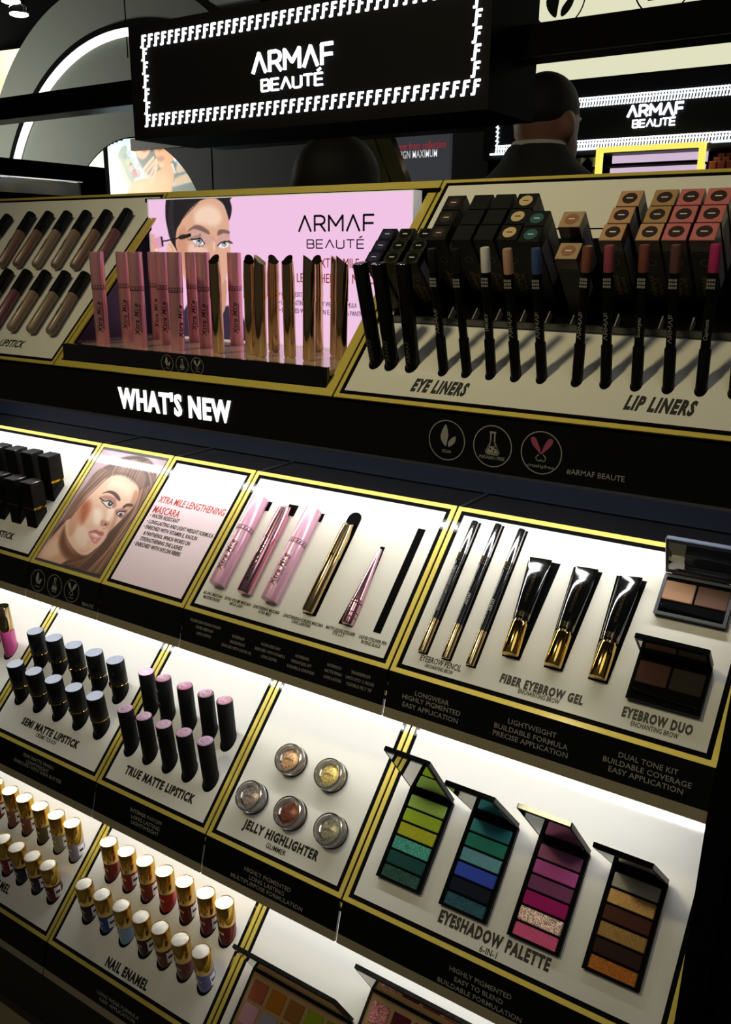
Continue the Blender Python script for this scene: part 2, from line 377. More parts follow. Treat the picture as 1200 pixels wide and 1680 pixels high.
# poster prints as soft layers: polygons and strokes in board coordinates
ART_PORTRAIT=[('P',(172,146,156),3,1,[-12388,2020,-8720,2526,-7134,12,-10036,-713]),
('P',(196,170,180),60,1,[-10220,1963,-9215,2010,-9134,1855,-10075,1768]),
('P',(92,66,58),10,1,[-10033,1710,-9879,1853,-9632,1934,-9410,1937,-9188,1846,-9031,1686,-8959,1475,-8943,1297,-8935,1081,-8921,792,-8936,483,-8948,273,-8993,76,-9202,66,-9537,84,-9861,109,-10215,288,-10292,513,-10255,766,-10259,972,-10249,1163,-10224,1336,-10180,1557]),
('P',(128,96,82),20,1,[-10119,1546,-9953,1637,-9783,1581,-9964,1339,-10105,1147,-10156,909,-10213,713,-10252,829,-10238,1081,-10186,1322]),
('P',(84,68,70),25,1,[-9798,1812,-9598,1886,-9357,1861,-9197,1699,-9194,1556,-9342,1592,-9598,1675,-9793,1664]),
('P',(126,98,86),12,1,[-9894,1732,-9686,1798,-9409,1758,-9202,1637,-9131,1465,-9230,1468,-9408,1581,-9652,1645,-9834,1614]),
('P',(212,165,140),5,1,[-10181,739,-10197,860,-10104,592,-9922,429,-9696,320,-9590,265,-9728,167,-9841,84,-10279,75,-10300,230,-10259,439,-10211,611]),
('P',(235,195,170),25,1,[-10267,157,-10208,409,-10045,403,-9937,268,-10077,119]),
('P',(120,78,62),22,1,[-10146,645,-9934,427,-9678,314,-9472,290,-9663,181,-9852,227,-10065,379]),
('P',(232,192,168),10,1,[-9803,1573,-9561,1587,-9340,1520,-9194,1423,-9121,1285,-9119,1155,-9155,1019,-9194,923,-9234,826,-9282,709,-9277,593,-9312,469,-9380,364,-9461,308,-9600,311,-9792,377,-9974,478,-10113,610,-10184,759,-10197,860,-10149,1034,-10119,1165,-10017,1340,-9940,1480]),
('P',(240,212,192),35,1,[-9774,1498,-9523,1499,-9313,1412,-9323,1288,-9563,1348,-9769,1353]),
('P',(250,232,218),22,0.9,[-9783,979,-9690,1007,-9573,919,-9547,784,-9661,801]),
('P',(244,220,204),18,0.7,[-9891,635,-9762,701,-9591,577,-9574,423,-9779,459]),
('P',(176,96,66),34,0.95,[-9976,1098,-9878,1002,-9839,867,-9847,744,-9943,786,-10054,928,-10069,1049]),
('P',(196,138,112),20,0.6,[-10169,824,-10121,998,-9955,784,-9903,552,-9993,534]),
('P',(172,120,98),14,0.7,[-9257,1402,-9167,1377,-9109,1227,-9141,1101,-9205,1089,-9220,1247]),
('P',(176,122,104),14,0.6,[-9398,1052,-9304,990,-9255,822,-9299,715,-9332,826,-9343,943]),
('P',(250,228,212),10,0.8,[-9529,1028,-9494,1075,-9420,1048,-9393,894,-9445,863,-9486,935]),
('P',(170,116,112),9,0.85,[-9825,1187,-9688,1243,-9515,1213,-9426,1108,-9479,1067,-9531,1139,-9657,1166]),
('P',(160,106,102),9,0.85,[-9392,1044,-9288,1103,-9183,1093,-9155,1019,-9187,963,-9302,971]),
('P',(84,58,56),4,1,[-9820,1250,-9718,1318,-9582,1311,-9450,1249,-9411,1199,-9470,1205,-9602,1263,-9715,1279]),
('P',(84,58,56),4,1,[-9305,1134,-9250,1187,-9151,1191,-9137,1158,-9219,1142,-9276,1100]),
('P',(232,224,224),2,1,[-9706,1131,-9627,1160,-9530,1137,-9495,1062,-9588,1073]),
('P',(66,56,60),2,1,[-9517,1127,-9511,1109,-9517,1094,-9534,1085,-9558,1086,-9583,1095,-9601,1111,-9608,1129,-9602,1145,-9584,1153,-9560,1153,-9535,1143]),
('P',(236,232,236),1.5,1,[-9546,1136,-9545,1131,-9546,1127,-9551,1125,-9557,1125,-9564,1127,-9568,1132,-9570,1136,-9569,1140,-9564,1143,-9558,1143,-9551,1140]),
('S',(44,32,36),1.5,1,[-9809,1173,-9686,1145,-9606,1166,-9511,1138],9),
('S',(60,44,46),1.5,1,[-9748,1135,-9599,1071,-9498,1060],6),
('P',(228,220,222),2,1,[-9330,1019,-9273,1042,-9203,1026,-9222,971,-9282,983]),
('P',(62,54,58),2,1,[-9223,1010,-9218,996,-9223,984,-9236,978,-9255,978,-9274,985,-9287,998,-9293,1012,-9288,1023,-9274,1030,-9256,1030,-9237,1022]),
('S',(44,32,36),1.5,1,[-9345,1006,-9301,1047,-9200,1066],9),
('S',(60,44,46),1.5,1,[-9304,990,-9225,966,-9197,1011],5),
('P',(196,138,118),8,0.8,[-9534,866,-9445,863,-9366,839,-9377,788,-9448,784,-9504,802]),
('P',(110,66,58),4,1,[-9466,808,-9429,831,-9378,809,-9415,790]),
('S',(150,96,84),4,0.7,[-9532,846,-9504,792,-9443,777],7),
('S',(176,122,106),5,0.6,[-9378,857,-9349,783,-9416,741],9),
('P',(190,108,112),4,1,[-9651,636,-9584,683,-9519,706,-9480,694,-9377,695,-9352,642,-9434,633,-9563,638]),
('P',(214,136,140),4,1,[-9639,626,-9564,606,-9436,585,-9374,625,-9362,556,-9409,501,-9514,541]),
('P',(240,230,228),2.5,1,[-9577,651,-9473,644,-9408,618,-9480,611]),
('P',(242,190,188),5,0.7,[-9490,558,-9439,573,-9406,546,-9440,526]),
('S',(196,140,118),10,0.4,[-9463,408,-9495,353,-9600,359],10),
('S',(60,44,44),4,0.6,[-9906,1486,-9940,1671,-9816,1816,-9376,1817,-9114,1631],7.0),
('S',(150,118,104),4,0.6,[-9892,1499,-9923,1682,-9778,1837,-9360,1806,-9105,1621],7.0),
('S',(60,44,44),4,0.6,[-9877,1512,-9906,1691,-9766,1825,-9347,1801,-9096,1611],9.0),
('S',(60,44,44),4,0.6,[-9862,1525,-9889,1701,-9756,1823,-9335,1797,-9087,1601],5.2),
('S',(150,118,104),4,0.6,[-9847,1537,-9871,1710,-9743,1830,-9316,1782,-9078,1591],7.4),
('S',(170,138,120),4,0.6,[-9831,1548,-9853,1719,-9707,1851,-9302,1774,-9070,1581],7.9),
('S',(92,70,66),4,0.6,[-9815,1558,-9835,1726,-9681,1850,-9282,1758,-9061,1571],7.6),
('S',(92,70,66),4,0.6,[-9797,1567,-9816,1733,-9690,1849,-9288,1779,-9052,1562],8.8),
('S',(92,70,66),4,0.6,[-9779,1575,-9796,1740,-9639,1854,-9259,1749,-9044,1552],5.1),
('S',(170,138,120),4,0.6,[-9760,1582,-9776,1745,-9621,1851,-9247,1745,-9035,1542],6.1),
('S',(92,70,66),4,0.6,[-9739,1586,-9755,1748,-9597,1850,-9223,1723,-9026,1532],6.9),
('S',(170,138,120),4,0.6,[-9718,1590,-9733,1751,-9597,1867,-9210,1718,-9018,1522],9.0),
('S',(150,118,104),4,0.6,[-9696,1592,-9710,1753,-9580,1846,-9204,1721,-9009,1512],7.6),
('S',(170,138,120),4,0.6,[-9672,1592,-9687,1753,-9555,1856,-9192,1717,-9000,1502],4.6),
('S',(170,138,120),4,0.6,[-9647,1590,-9663,1752,-9548,1873,-9183,1716,-8992,1493],8.0),
('S',(92,70,66),4,0.6,[-9621,1587,-9638,1750,-9532,1859,-9175,1718,-8983,1483],8.4),
('S',(170,138,120),4,0.6,[-9595,1583,-9612,1747,-9488,1876,-9157,1703,-8974,1473],6.8),
('S',(150,118,104),4,0.6,[-9567,1577,-9585,1743,-9493,1864,-9148,1703,-8966,1463],5.5),
('S',(60,44,44),4,0.6,[-9538,1569,-9558,1738,-9473,1877,-9117,1671,-8957,1453],8.9),
('S',(170,138,120),4,0.6,[-9508,1561,-9530,1732,-9416,1864,-9111,1675,-8949,1444],5.6),
('S',(92,70,66),4,0.6,[-9478,1551,-9502,1725,-9418,1864,-9090,1656,-8940,1434],8.3),
('S',(150,118,104),4,0.6,[-9447,1541,-9473,1718,-9387,1880,-9082,1658,-8932,1424],7.1),
('S',(60,44,44),4,0.6,[-9416,1529,-9444,1709,-9391,1887,-9072,1655,-8923,1415],8.7),
('S',(170,138,120),4,0.6,[-9384,1518,-9415,1701,-9366,1880,-9065,1658,-8914,1405],4.1),
('S',(60,44,44),4,0.6,[-9353,1505,-9386,1692,-9341,1886,-9035,1627,-8906,1395],4.3),
('S',(170,138,120),4,0.6,[-9321,1493,-9356,1683,-9334,1886,-9024,1622,-8897,1386],7.0),
('S',(160,122,100),2,0.6,[-10090,1647,-10188,1427,-10249,1163,-10236,708],6.9),
('S',(140,104,88),2,0.6,[-10079,1644,-10177,1423,-10240,1158,-10231,711],5.5),
('S',(140,104,88),2,0.6,[-10068,1640,-10166,1419,-10232,1154,-10226,714],5.4),
('S',(140,104,88),2,0.6,[-10057,1637,-10155,1415,-10223,1149,-10220,717],3.7),
('S',(74,50,44),2,0.6,[-10046,1634,-10145,1410,-10215,1145,-10215,720],4.3),
('S',(140,104,88),2,0.6,[-10035,1631,-10134,1406,-10206,1140,-10210,723],6.4),
('S',(140,104,88),2,0.6,[-10024,1627,-10123,1402,-10198,1136,-10205,726],4.2),
('S',(186,146,122),2,0.6,[-10012,1624,-10113,1398,-10189,1131,-10200,729],3.4),
('S',(160,122,100),2,0.6,[-10001,1621,-10102,1394,-10181,1127,-10194,732],6.9),
('S',(74,50,44),2,0.6,[-9990,1617,-10091,1389,-10172,1123,-10189,735],4.2),
('S',(74,50,44),2,0.6,[-9979,1614,-10081,1385,-10164,1118,-10184,738],5.6),
('S',(140,104,88),2,0.6,[-9968,1611,-10070,1381,-10155,1114,-10179,741],4.0),
('S',(74,50,44),2,0.6,[-9957,1608,-10059,1377,-10147,1109,-10174,744],5.7),
('S',(160,122,100),2,0.6,[-9946,1604,-10049,1373,-10138,1105,-10168,747],3.4),
('S',(140,104,88),2,0.6,[-9935,1601,-10038,1368,-10130,1100,-10163,750],6.8),
('S',(74,50,44),2,0.6,[-9924,1598,-10028,1364,-10122,1096,-10158,753],4.8),
('S',(74,50,44),2,0.6,[-9913,1595,-10017,1360,-10113,1092,-10153,756],3.3),
('S',(74,50,44),2,0.6,[-9902,1591,-10006,1356,-10105,1087,-10148,759],6.5),
('S',(186,146,122),2,0.6,[-9891,1588,-9996,1352,-10096,1083,-10142,762],4.1),
('S',(160,122,100),2,0.6,[-9880,1585,-9985,1348,-10088,1078,-10137,765],3.1),
('S',(74,50,44),2,0.6,[-9870,1582,-9975,1343,-10080,1074,-10132,768],4.3),
('S',(74,50,44),2,0.6,[-9859,1579,-9964,1339,-10071,1070,-10127,771],6.5),
('S',(146,106,84),3,0.65,[-9170,1417,-9077,1113,-9104,794,-9125,480,-9234,115],8.8),
('S',(146,106,84),3,0.65,[-9165,1422,-9072,1117,-9110,792,-9121,481,-9247,111],7.5),
('S',(146,106,84),3,0.65,[-9159,1427,-9066,1120,-9091,796,-9118,482,-9256,107],6.8),
('S',(188,146,120),3,0.65,[-9154,1431,-9061,1124,-9068,801,-9114,483,-9257,106],6.5),
('S',(168,124,98),3,0.65,[-9148,1436,-9055,1127,-9067,801,-9110,483,-9208,116],6.9),
('S',(188,146,120),3,0.65,[-9143,1441,-9049,1131,-9054,804,-9106,484,-9173,123],6.6),
('S',(70,46,38),3,0.65,[-9137,1445,-9044,1134,-9076,799,-9102,485,-9177,121],4.2),
('S',(188,146,120),3,0.65,[-9132,1450,-9038,1137,-9065,801,-9099,486,-9155,125],9.8),
('S',(168,124,98),3,0.65,[-9126,1455,-9033,1141,-9033,808,-9095,487,-9209,111],9.1),
('S',(70,46,38),3,0.65,[-9121,1459,-9027,1144,-9031,808,-9091,487,-9151,123],4.3),
('S',(70,46,38),3,0.65,[-9115,1464,-9022,1148,-9025,809,-9087,488,-9151,122],9.4),
('S',(168,124,98),3,0.65,[-9110,1469,-9016,1151,-9064,801,-9084,489,-9147,122],6.9),
('S',(70,46,38),3,0.65,[-9104,1473,-9011,1155,-9034,808,-9080,490,-9144,121],8.0),
('S',(188,146,120),3,0.65,[-9099,1478,-9005,1158,-9051,804,-9076,491,-9088,133],4.7),
('S',(188,146,120),3,0.65,[-9093,1483,-9000,1162,-9007,813,-9072,491,-9129,123],6.9),
('S',(70,46,38),3,0.65,[-9088,1487,-8994,1165,-8994,816,-9068,492,-9138,119],4.7),
('S',(70,46,38),3,0.65,[-9082,1492,-8988,1169,-8986,817,-9065,493,-9072,133],8.8),
('S',(168,124,98),3,0.65,[-9077,1497,-8983,1172,-9000,814,-9061,494,-9095,127],6.9),
('S',(146,106,84),3,0.65,[-9071,1501,-8977,1175,-8991,816,-9057,495,-9075,130],5.5),
('S',(168,124,98),3,0.65,[-9066,1506,-8972,1179,-8975,819,-9053,495,-9107,122],6.8),
('S',(168,124,98),3,0.65,[-9060,1511,-8966,1182,-9012,812,-9050,496,-9093,124],8.7),
('S',(110,78,64),3,0.65,[-9055,1515,-8961,1186,-8958,823,-9046,497,-9080,126],9.8),
('S',(188,146,120),3,0.65,[-9049,1520,-8955,1189,-8992,816,-9042,498,-9072,127],6.9),
('S',(110,78,64),3,0.65,[-9044,1524,-8950,1193,-8961,822,-9038,499,-9038,133],7.9),
('S',(70,46,38),3,0.65,[-9038,1529,-8944,1196,-8964,822,-9035,499,-9047,130],9.9),
('S',(168,124,98),3,0.65,[-9033,1534,-8939,1199,-8961,822,-9031,500,-9041,130],8.3),
('S',(70,46,38),3,0.65,[-9027,1538,-8933,1203,-8950,825,-9027,501,-8984,142],4.3),
('S',(188,146,120),3,0.65,[-9022,1543,-8928,1206,-8924,830,-9023,502,-8976,143],6.3),
('S',(110,78,64),3,0.65,[-9016,1548,-8922,1210,-8927,829,-9019,503,-8955,146],4.3),
('S',(146,106,84),3,0.65,[-9011,1552,-8917,1213,-8917,831,-9016,503,-8970,142],6.5),
('S',(70,46,38),3,0.65,[-9005,1557,-8911,1217,-8936,827,-9012,504,-8949,145],5.3),
('S',(110,78,64),3,0.65,[-9000,1562,-8906,1220,-8937,827,-9008,505,-8985,136],5.3),
('S',(146,106,84),3,0.65,[-8994,1566,-8900,1223,-8887,837,-9004,506,-8913,151],6.2),
('S',(146,106,84),3,0.65,[-8989,1571,-8895,1227,-8892,836,-9001,507,-8891,155],4.7),
('S',(120,84,68),3,0.65,[-9271,546,-9303,327,-9315,115],7.3),
('S',(60,40,34),3,0.65,[-9275,539,-9312,323,-9346,115],7.3),
('S',(120,84,68),3,0.65,[-9278,533,-9322,318,-9367,117],6.7),
('S',(120,84,68),3,0.65,[-9282,526,-9332,314,-9425,111],4.0),
('S',(60,40,34),3,0.65,[-9286,520,-9341,310,-9452,111],4.2),
('S',(150,110,88),3,0.65,[-9290,513,-9351,305,-9462,116],7.3),
('S',(150,110,88),3,0.65,[-9293,507,-9361,301,-9462,123],5.7),
('S',(150,110,88),3,0.65,[-9297,500,-9370,297,-9495,122],8.2),
('S',(120,84,68),3,0.65,[-9301,494,-9380,292,-9525,122],8.8),
('S',(150,110,88),3,0.65,[-9305,487,-9390,288,-9539,125],4.2),
('S',(120,84,68),3,0.65,[-9309,481,-9400,284,-9591,121],6.6),
('S',(120,84,68),3,0.65,[-9312,474,-9409,279,-9580,130],7.7),
('S',(150,110,88),3,0.65,[-9316,468,-9419,275,-9608,130],6.8),
('S',(150,110,88),3,0.65,[-9320,461,-9429,270,-9665,124],8.1),
('S',(150,110,88),3,0.65,[-9324,455,-9439,266,-9679,128],7.2),
('S',(120,84,68),3,0.65,[-9328,448,-9448,262,-9707,129],7.8),
('S',(60,40,34),3,0.65,[-9331,442,-9458,257,-9704,136],7.0),
('S',(120,84,68),3,0.65,[-9335,435,-9468,253,-9773,128],6.1),
('S',(150,110,96),5,0.35,[-9923,1561,-9870,1664],4),
('S',(150,110,96),5,0.35,[-9855,1560,-9800,1667],4),
('S',(150,110,96),5,0.35,[-9788,1559,-9731,1670],4),
('S',(150,110,96),5,0.35,[-9721,1557,-9662,1672],4),
('S',(150,110,96),5,0.35,[-9654,1556,-9594,1675],4),
('S',(150,110,96),5,0.35,[-9591,1558,-9521,1671],4),
('S',(150,110,96),5,0.35,[-9527,1561,-9448,1666],4),
('S',(150,110,96),5,0.35,[-9464,1563,-9376,1661],4),
('S',(150,110,96),5,0.35,[-9402,1566,-9304,1657],4)]
ART_PINK=[('P',(240,194,228),3,1,[-11173,1212,-5189,963,-5072,-1721,-11540,-2311]),
('P',(46,36,60),14,1,[-9948,-863,-9840,-775,-9614,-910,-9285,-896,-9054,-770,-8735,-989,-8686,-1691,-10369,-1819,-10169,-1056]),
('P',(206,150,122),8,1,[-9809,-323,-9126,-311,-9121,-831,-9371,-971,-9619,-982,-9843,-823]),
('P',(30,26,32),6,1,[-10191,765,-9997,783,-8963,766,-8948,690,-8918,591,-8939,483,-8983,417,-9001,473,-9070,627,-9197,707,-9323,710,-9682,595,-9912,349,-10004,2,-10078,37,-10162,154,-10204,282,-10241,502]),
('P',(222,170,142),6,1,[-9530,693,-9353,724,-9197,709,-9078,622,-9007,495,-8980,362,-8995,185,-8974,29,-9010,-196,-9099,-402,-9268,-580,-9467,-656,-9694,-604,-9852,-466,-9959,-303,-9993,-68,-10053,72,-10026,281,-9943,384,-9853,485,-9697,607]),
('P',(246,214,190),40,0.9,[-9620,549,-9390,634,-9174,563,-9119,430,-9249,343,-9438,367,-9630,392]),
('P',(204,142,116),35,0.8,[-9984,281,-9863,337,-9807,188,-9860,-90,-9809,-323,-9907,-278,-9976,-68,-10031,95]),
('P',(240,200,186),25,0.8,[-9748,96,-9458,39,-9430,-41,-9669,-205,-9792,-66]),
('P',(206,150,126),20,0.7,[-9351,209,-9273,186,-9223,96,-9236,-6,-9299,5,-9310,96]),
('P',(248,220,204),14,0.7,[-9308,141,-9261,119,-9260,6,-9300,-6]),
('S',(46,36,38),2.5,0.7,[-9530,693,-9613,650,-9743,653],4.5),
('S',(46,36,38),2.5,0.7,[-9558,673,-9637,633,-9755,637],5.9),
('S',(46,36,38),2.5,0.7,[-9586,654,-9661,617,-9767,622],4.2),
('S',(46,36,38),2.5,0.7,[-9614,634,-9684,600,-9779,606],5.2),
('S',(46,36,38),2.5,0.7,[-9642,615,-9708,583,-9791,591],3.5),
('S',(46,36,38),2.5,0.7,[-9671,595,-9732,566,-9803,575],5.1),
('S',(46,36,38),2.5,0.7,[-9699,575,-9756,549,-9815,559],5.3),
('S',(46,36,38),2.5,0.7,[-9728,556,-9780,532,-9827,544],5.0),
('S',(46,36,38),2.5,0.7,[-9756,536,-9805,515,-9839,528],4.6),
('S',(46,36,38),2.5,0.7,[-9785,516,-9829,498,-9851,512],4.5),
('S',(46,36,38),2.5,0.7,[-9814,496,-9853,481,-9863,497],4.9),
('S',(46,36,38),2.5,0.7,[-9843,476,-9877,464,-9875,481],5.7),
('S',(46,36,38),2.5,0.7,[-9871,456,-9902,447,-9887,465],3.4),
('S',(46,36,38),2.5,0.7,[-9901,436,-9926,430,-9900,449],3.3),
('S',(46,36,38),2.5,0.7,[-9930,416,-9951,413,-9912,434],5.2),
('S',(46,36,38),2.5,0.7,[-9959,395,-9976,395,-9924,418],5.7),
('S',(20,18,22),5,0.5,[-10117,740,-10187,490,-10160,189],6),
('S',(70,66,70),5,0.5,[-10112,740,-10179,490,-10152,189],6),
('S',(70,66,70),5,0.5,[-10107,740,-10172,490,-10144,189],6),
('S',(20,18,22),5,0.5,[-10102,740,-10164,490,-10136,189],6),
('S',(70,66,70),5,0.5,[-10096,740,-10156,490,-10128,189],6),
('S',(70,66,70),5,0.5,[-10091,740,-10148,490,-10121,189],6),
('S',(20,18,22),5,0.5,[-10086,740,-10140,489,-10113,189],6),
('S',(70,66,70),5,0.5,[-10081,740,-10133,489,-10105,189],6),
('S',(70,66,70),5,0.5,[-10076,739,-10125,489,-10097,189],6),
('S',(20,18,22),5,0.5,[-10071,739,-10117,489,-10089,188],6),
('S',(70,66,70),5,0.5,[-10066,739,-10109,489,-10081,188],6),
('S',(70,66,70),5,0.5,[-10060,739,-10102,489,-10074,188],6),
('S',(20,18,22),5,0.5,[-10055,739,-10094,489,-10066,188],6),
('S',(70,66,70),5,0.5,[-10050,739,-10086,489,-10058,188],6),
('P',(206,160,152),16,0.8,[-9803,256,-9634,324,-9382,232,-9339,141,-9456,73,-9546,187,-9741,187]),
('P',(206,160,152),16,0.8,[-9228,141,-9129,230,-8988,252,-8983,163,-9070,163,-9200,85]),
('P',(126,94,88),7,0.95,[-9802,262,-9749,313,-9632,363,-9503,345,-9379,277,-9358,229,-9445,249,-9556,287,-9684,310]),
('P',(120,90,86),7,0.95,[-9212,217,-9197,275,-9126,299,-8987,276,-8986,235,-9090,244,-9177,217]),
('S',(92,66,62),2,0.6,[-9768,279,-9745,325],5),
('S',(92,66,62),2,0.6,[-9728,286,-9704,325],5),
('S',(92,66,62),2,0.6,[-9689,292,-9664,325],5),
('S',(92,66,62),2,0.6,[-9649,295,-9623,323],5),
('S',(92,66,62),2,0.6,[-9610,295,-9583,321],5),
('S',(92,66,62),2,0.6,[-9571,292,-9542,316],5),
('S',(92,66,62),2,0.6,[-9533,286,-9502,310],5),
('S',(92,66,62),2,0.6,[-9495,277,-9463,302],5),
('S',(92,66,62),2,0.6,[-9457,265,-9423,293],5),
('S',(92,66,62),2,0.6,[-9419,251,-9384,283],5),
('P',(238,236,240),3,1,[-9703,142,-9628,162,-9547,164,-9470,107,-9479,94,-9569,79,-9649,90]),
('P',(150,156,166),3,1,[-9517,128,-9526,106,-9550,90,-9581,84,-9612,90,-9634,106,-9640,128,-9631,149,-9607,165,-9576,171,-9545,165,-9524,149]),
('P',(30,28,32),2.5,1,[-9553,141,-9557,133,-9566,127,-9579,124,-9591,127,-9599,133,-9602,141,-9598,150,-9589,156,-9577,159,-9565,156,-9556,150]),
('P',(245,245,248),2,1,[-9581,113,-9583,108,-9589,104,-9596,103,-9604,104,-9609,108,-9610,113,-9608,118,-9603,122,-9595,123,-9588,122,-9583,118]),
('S',(18,14,18),2,1,[-9743,159,-9645,164,-9546,173,-9467,100],13),
('S',(120,78,80),4,0.8,[-9689,113,-9586,64,-9479,84],6),
('S',(16,12,16),1.5,0.9,[-9769,142,-9809,170],6),
('S',(16,12,16),1.5,0.9,[-9746,145,-9782,177],6),
('S',(16,12,16),1.5,0.9,[-9723,148,-9755,184],6),
('S',(16,12,16),1.5,0.9,[-9699,152,-9728,191],6),
('S',(16,12,16),1.5,0.9,[-9676,155,-9701,198],6),
('S',(16,12,16),1.5,0.9,[-9653,159,-9675,204],6),
('S',(16,12,16),1.5,0.9,[-9630,162,-9648,211],6),
('S',(16,12,16),1.5,0.9,[-9607,165,-9622,218],6),
('S',(16,12,16),1.5,0.9,[-9584,169,-9595,225],6),
('S',(16,12,16),1.5,0.9,[-9561,172,-9569,231],6),
('S',(16,12,16),1.5,0.9,[-9538,176,-9542,238],6),
('S',(70,40,44),1.5,0.8,[-9667,78,-9672,50],4),
('S',(70,40,44),1.5,0.8,[-9644,76,-9647,50],4),
('S',(70,40,44),1.5,0.8,[-9621,75,-9623,50],4),
('S',(70,40,44),1.5,0.8,[-9598,78,-9598,50],4),
('S',(70,40,44),1.5,0.8,[-9575,81,-9574,50],4),
('S',(70,40,44),1.5,0.8,[-9552,82,-9549,50],4),
('S',(70,40,44),1.5,0.8,[-9530,80,-9525,50],4),
('S',(70,40,44),1.5,0.8,[-9507,76,-9501,50],4),
('P',(238,236,240),3,1,[-9204,74,-9135,119,-9057,124,-9003,102,-9013,63,-9092,40,-9170,49]),
('P',(150,156,166),3,1,[-9035,96,-9043,76,-9062,61,-9088,56,-9114,61,-9132,76,-9138,96,-9130,116,-9110,131,-9084,136,-9059,131,-9041,116]),
('P',(30,28,32),2.5,1,[-9065,105,-9069,98,-9076,93,-9087,91,-9097,93,-9104,98,-9106,105,-9103,112,-9095,118,-9085,120,-9075,118,-9068,112]),
('P',(245,245,248),2,1,[-9085,83,-9087,78,-9092,75,-9098,74,-9105,75,-9109,78,-9110,83,-9108,87,-9104,90,-9097,92,-9091,90,-9087,87]),
('S',(18,14,18),2,1,[-9213,71,-9151,113,-9056,132,-8964,113],12),
('S',(16,12,16),1.5,0.9,[-9025,128,-8990,152],6),
('S',(16,12,16),1.5,0.9,[-9013,123,-8978,144],6),
('S',(16,12,16),1.5,0.9,[-9001,119,-8966,136],6),
('S',(16,12,16),1.5,0.9,[-8989,114,-8954,129],6),
('S',(16,12,16),1.5,0.9,[-8977,110,-8942,121],6),
('S',(16,12,16),1.5,0.9,[-8965,105,-8930,113],6),
('S',(16,12,16),1.5,0.9,[-8952,101,-8918,105],6),
('P',(236,188,160),5,1,[-10236,89,-10182,125,-10132,101,-10078,37,-10048,-21,-10228,-22]),
('S',(190,130,106),5,0.8,[-10194,84,-10137,48,-10116,-22],9),
('P',(226,170,150),4,1,[-10659,232,-10509,237,-10496,190,-10528,119,-10445,71,-10416,0,-10487,-18,-10645,-1]),
('S',(200,136,118),4,0.8,[-10632,142,-10545,131,-10482,48],7),
('P',(250,222,214),3,1,[-10429,10,-10435,1,-10449,-5,-10469,-7,-10488,-5,-10502,1,-10506,9,-10500,18,-10486,24,-10466,26,-10447,24,-10434,18]),
('P',(226,160,186),4,1,[-10544,142,-10488,178,-10355,207,-10316,166,-10333,60,-10412,42]),
('P',(26,22,26),3,1,[-10368,203,-10333,207,-10310,66,-10349,53]),
('S',(22,20,24),2,1,[-10336,134,-10128,159,-9957,190],14),
('S',(22,20,24),4,1,[-9966,188,-9856,202,-9756,222],34),
('S',(40,34,38),5,0.6,[-9940,193,-9873,202],48)]
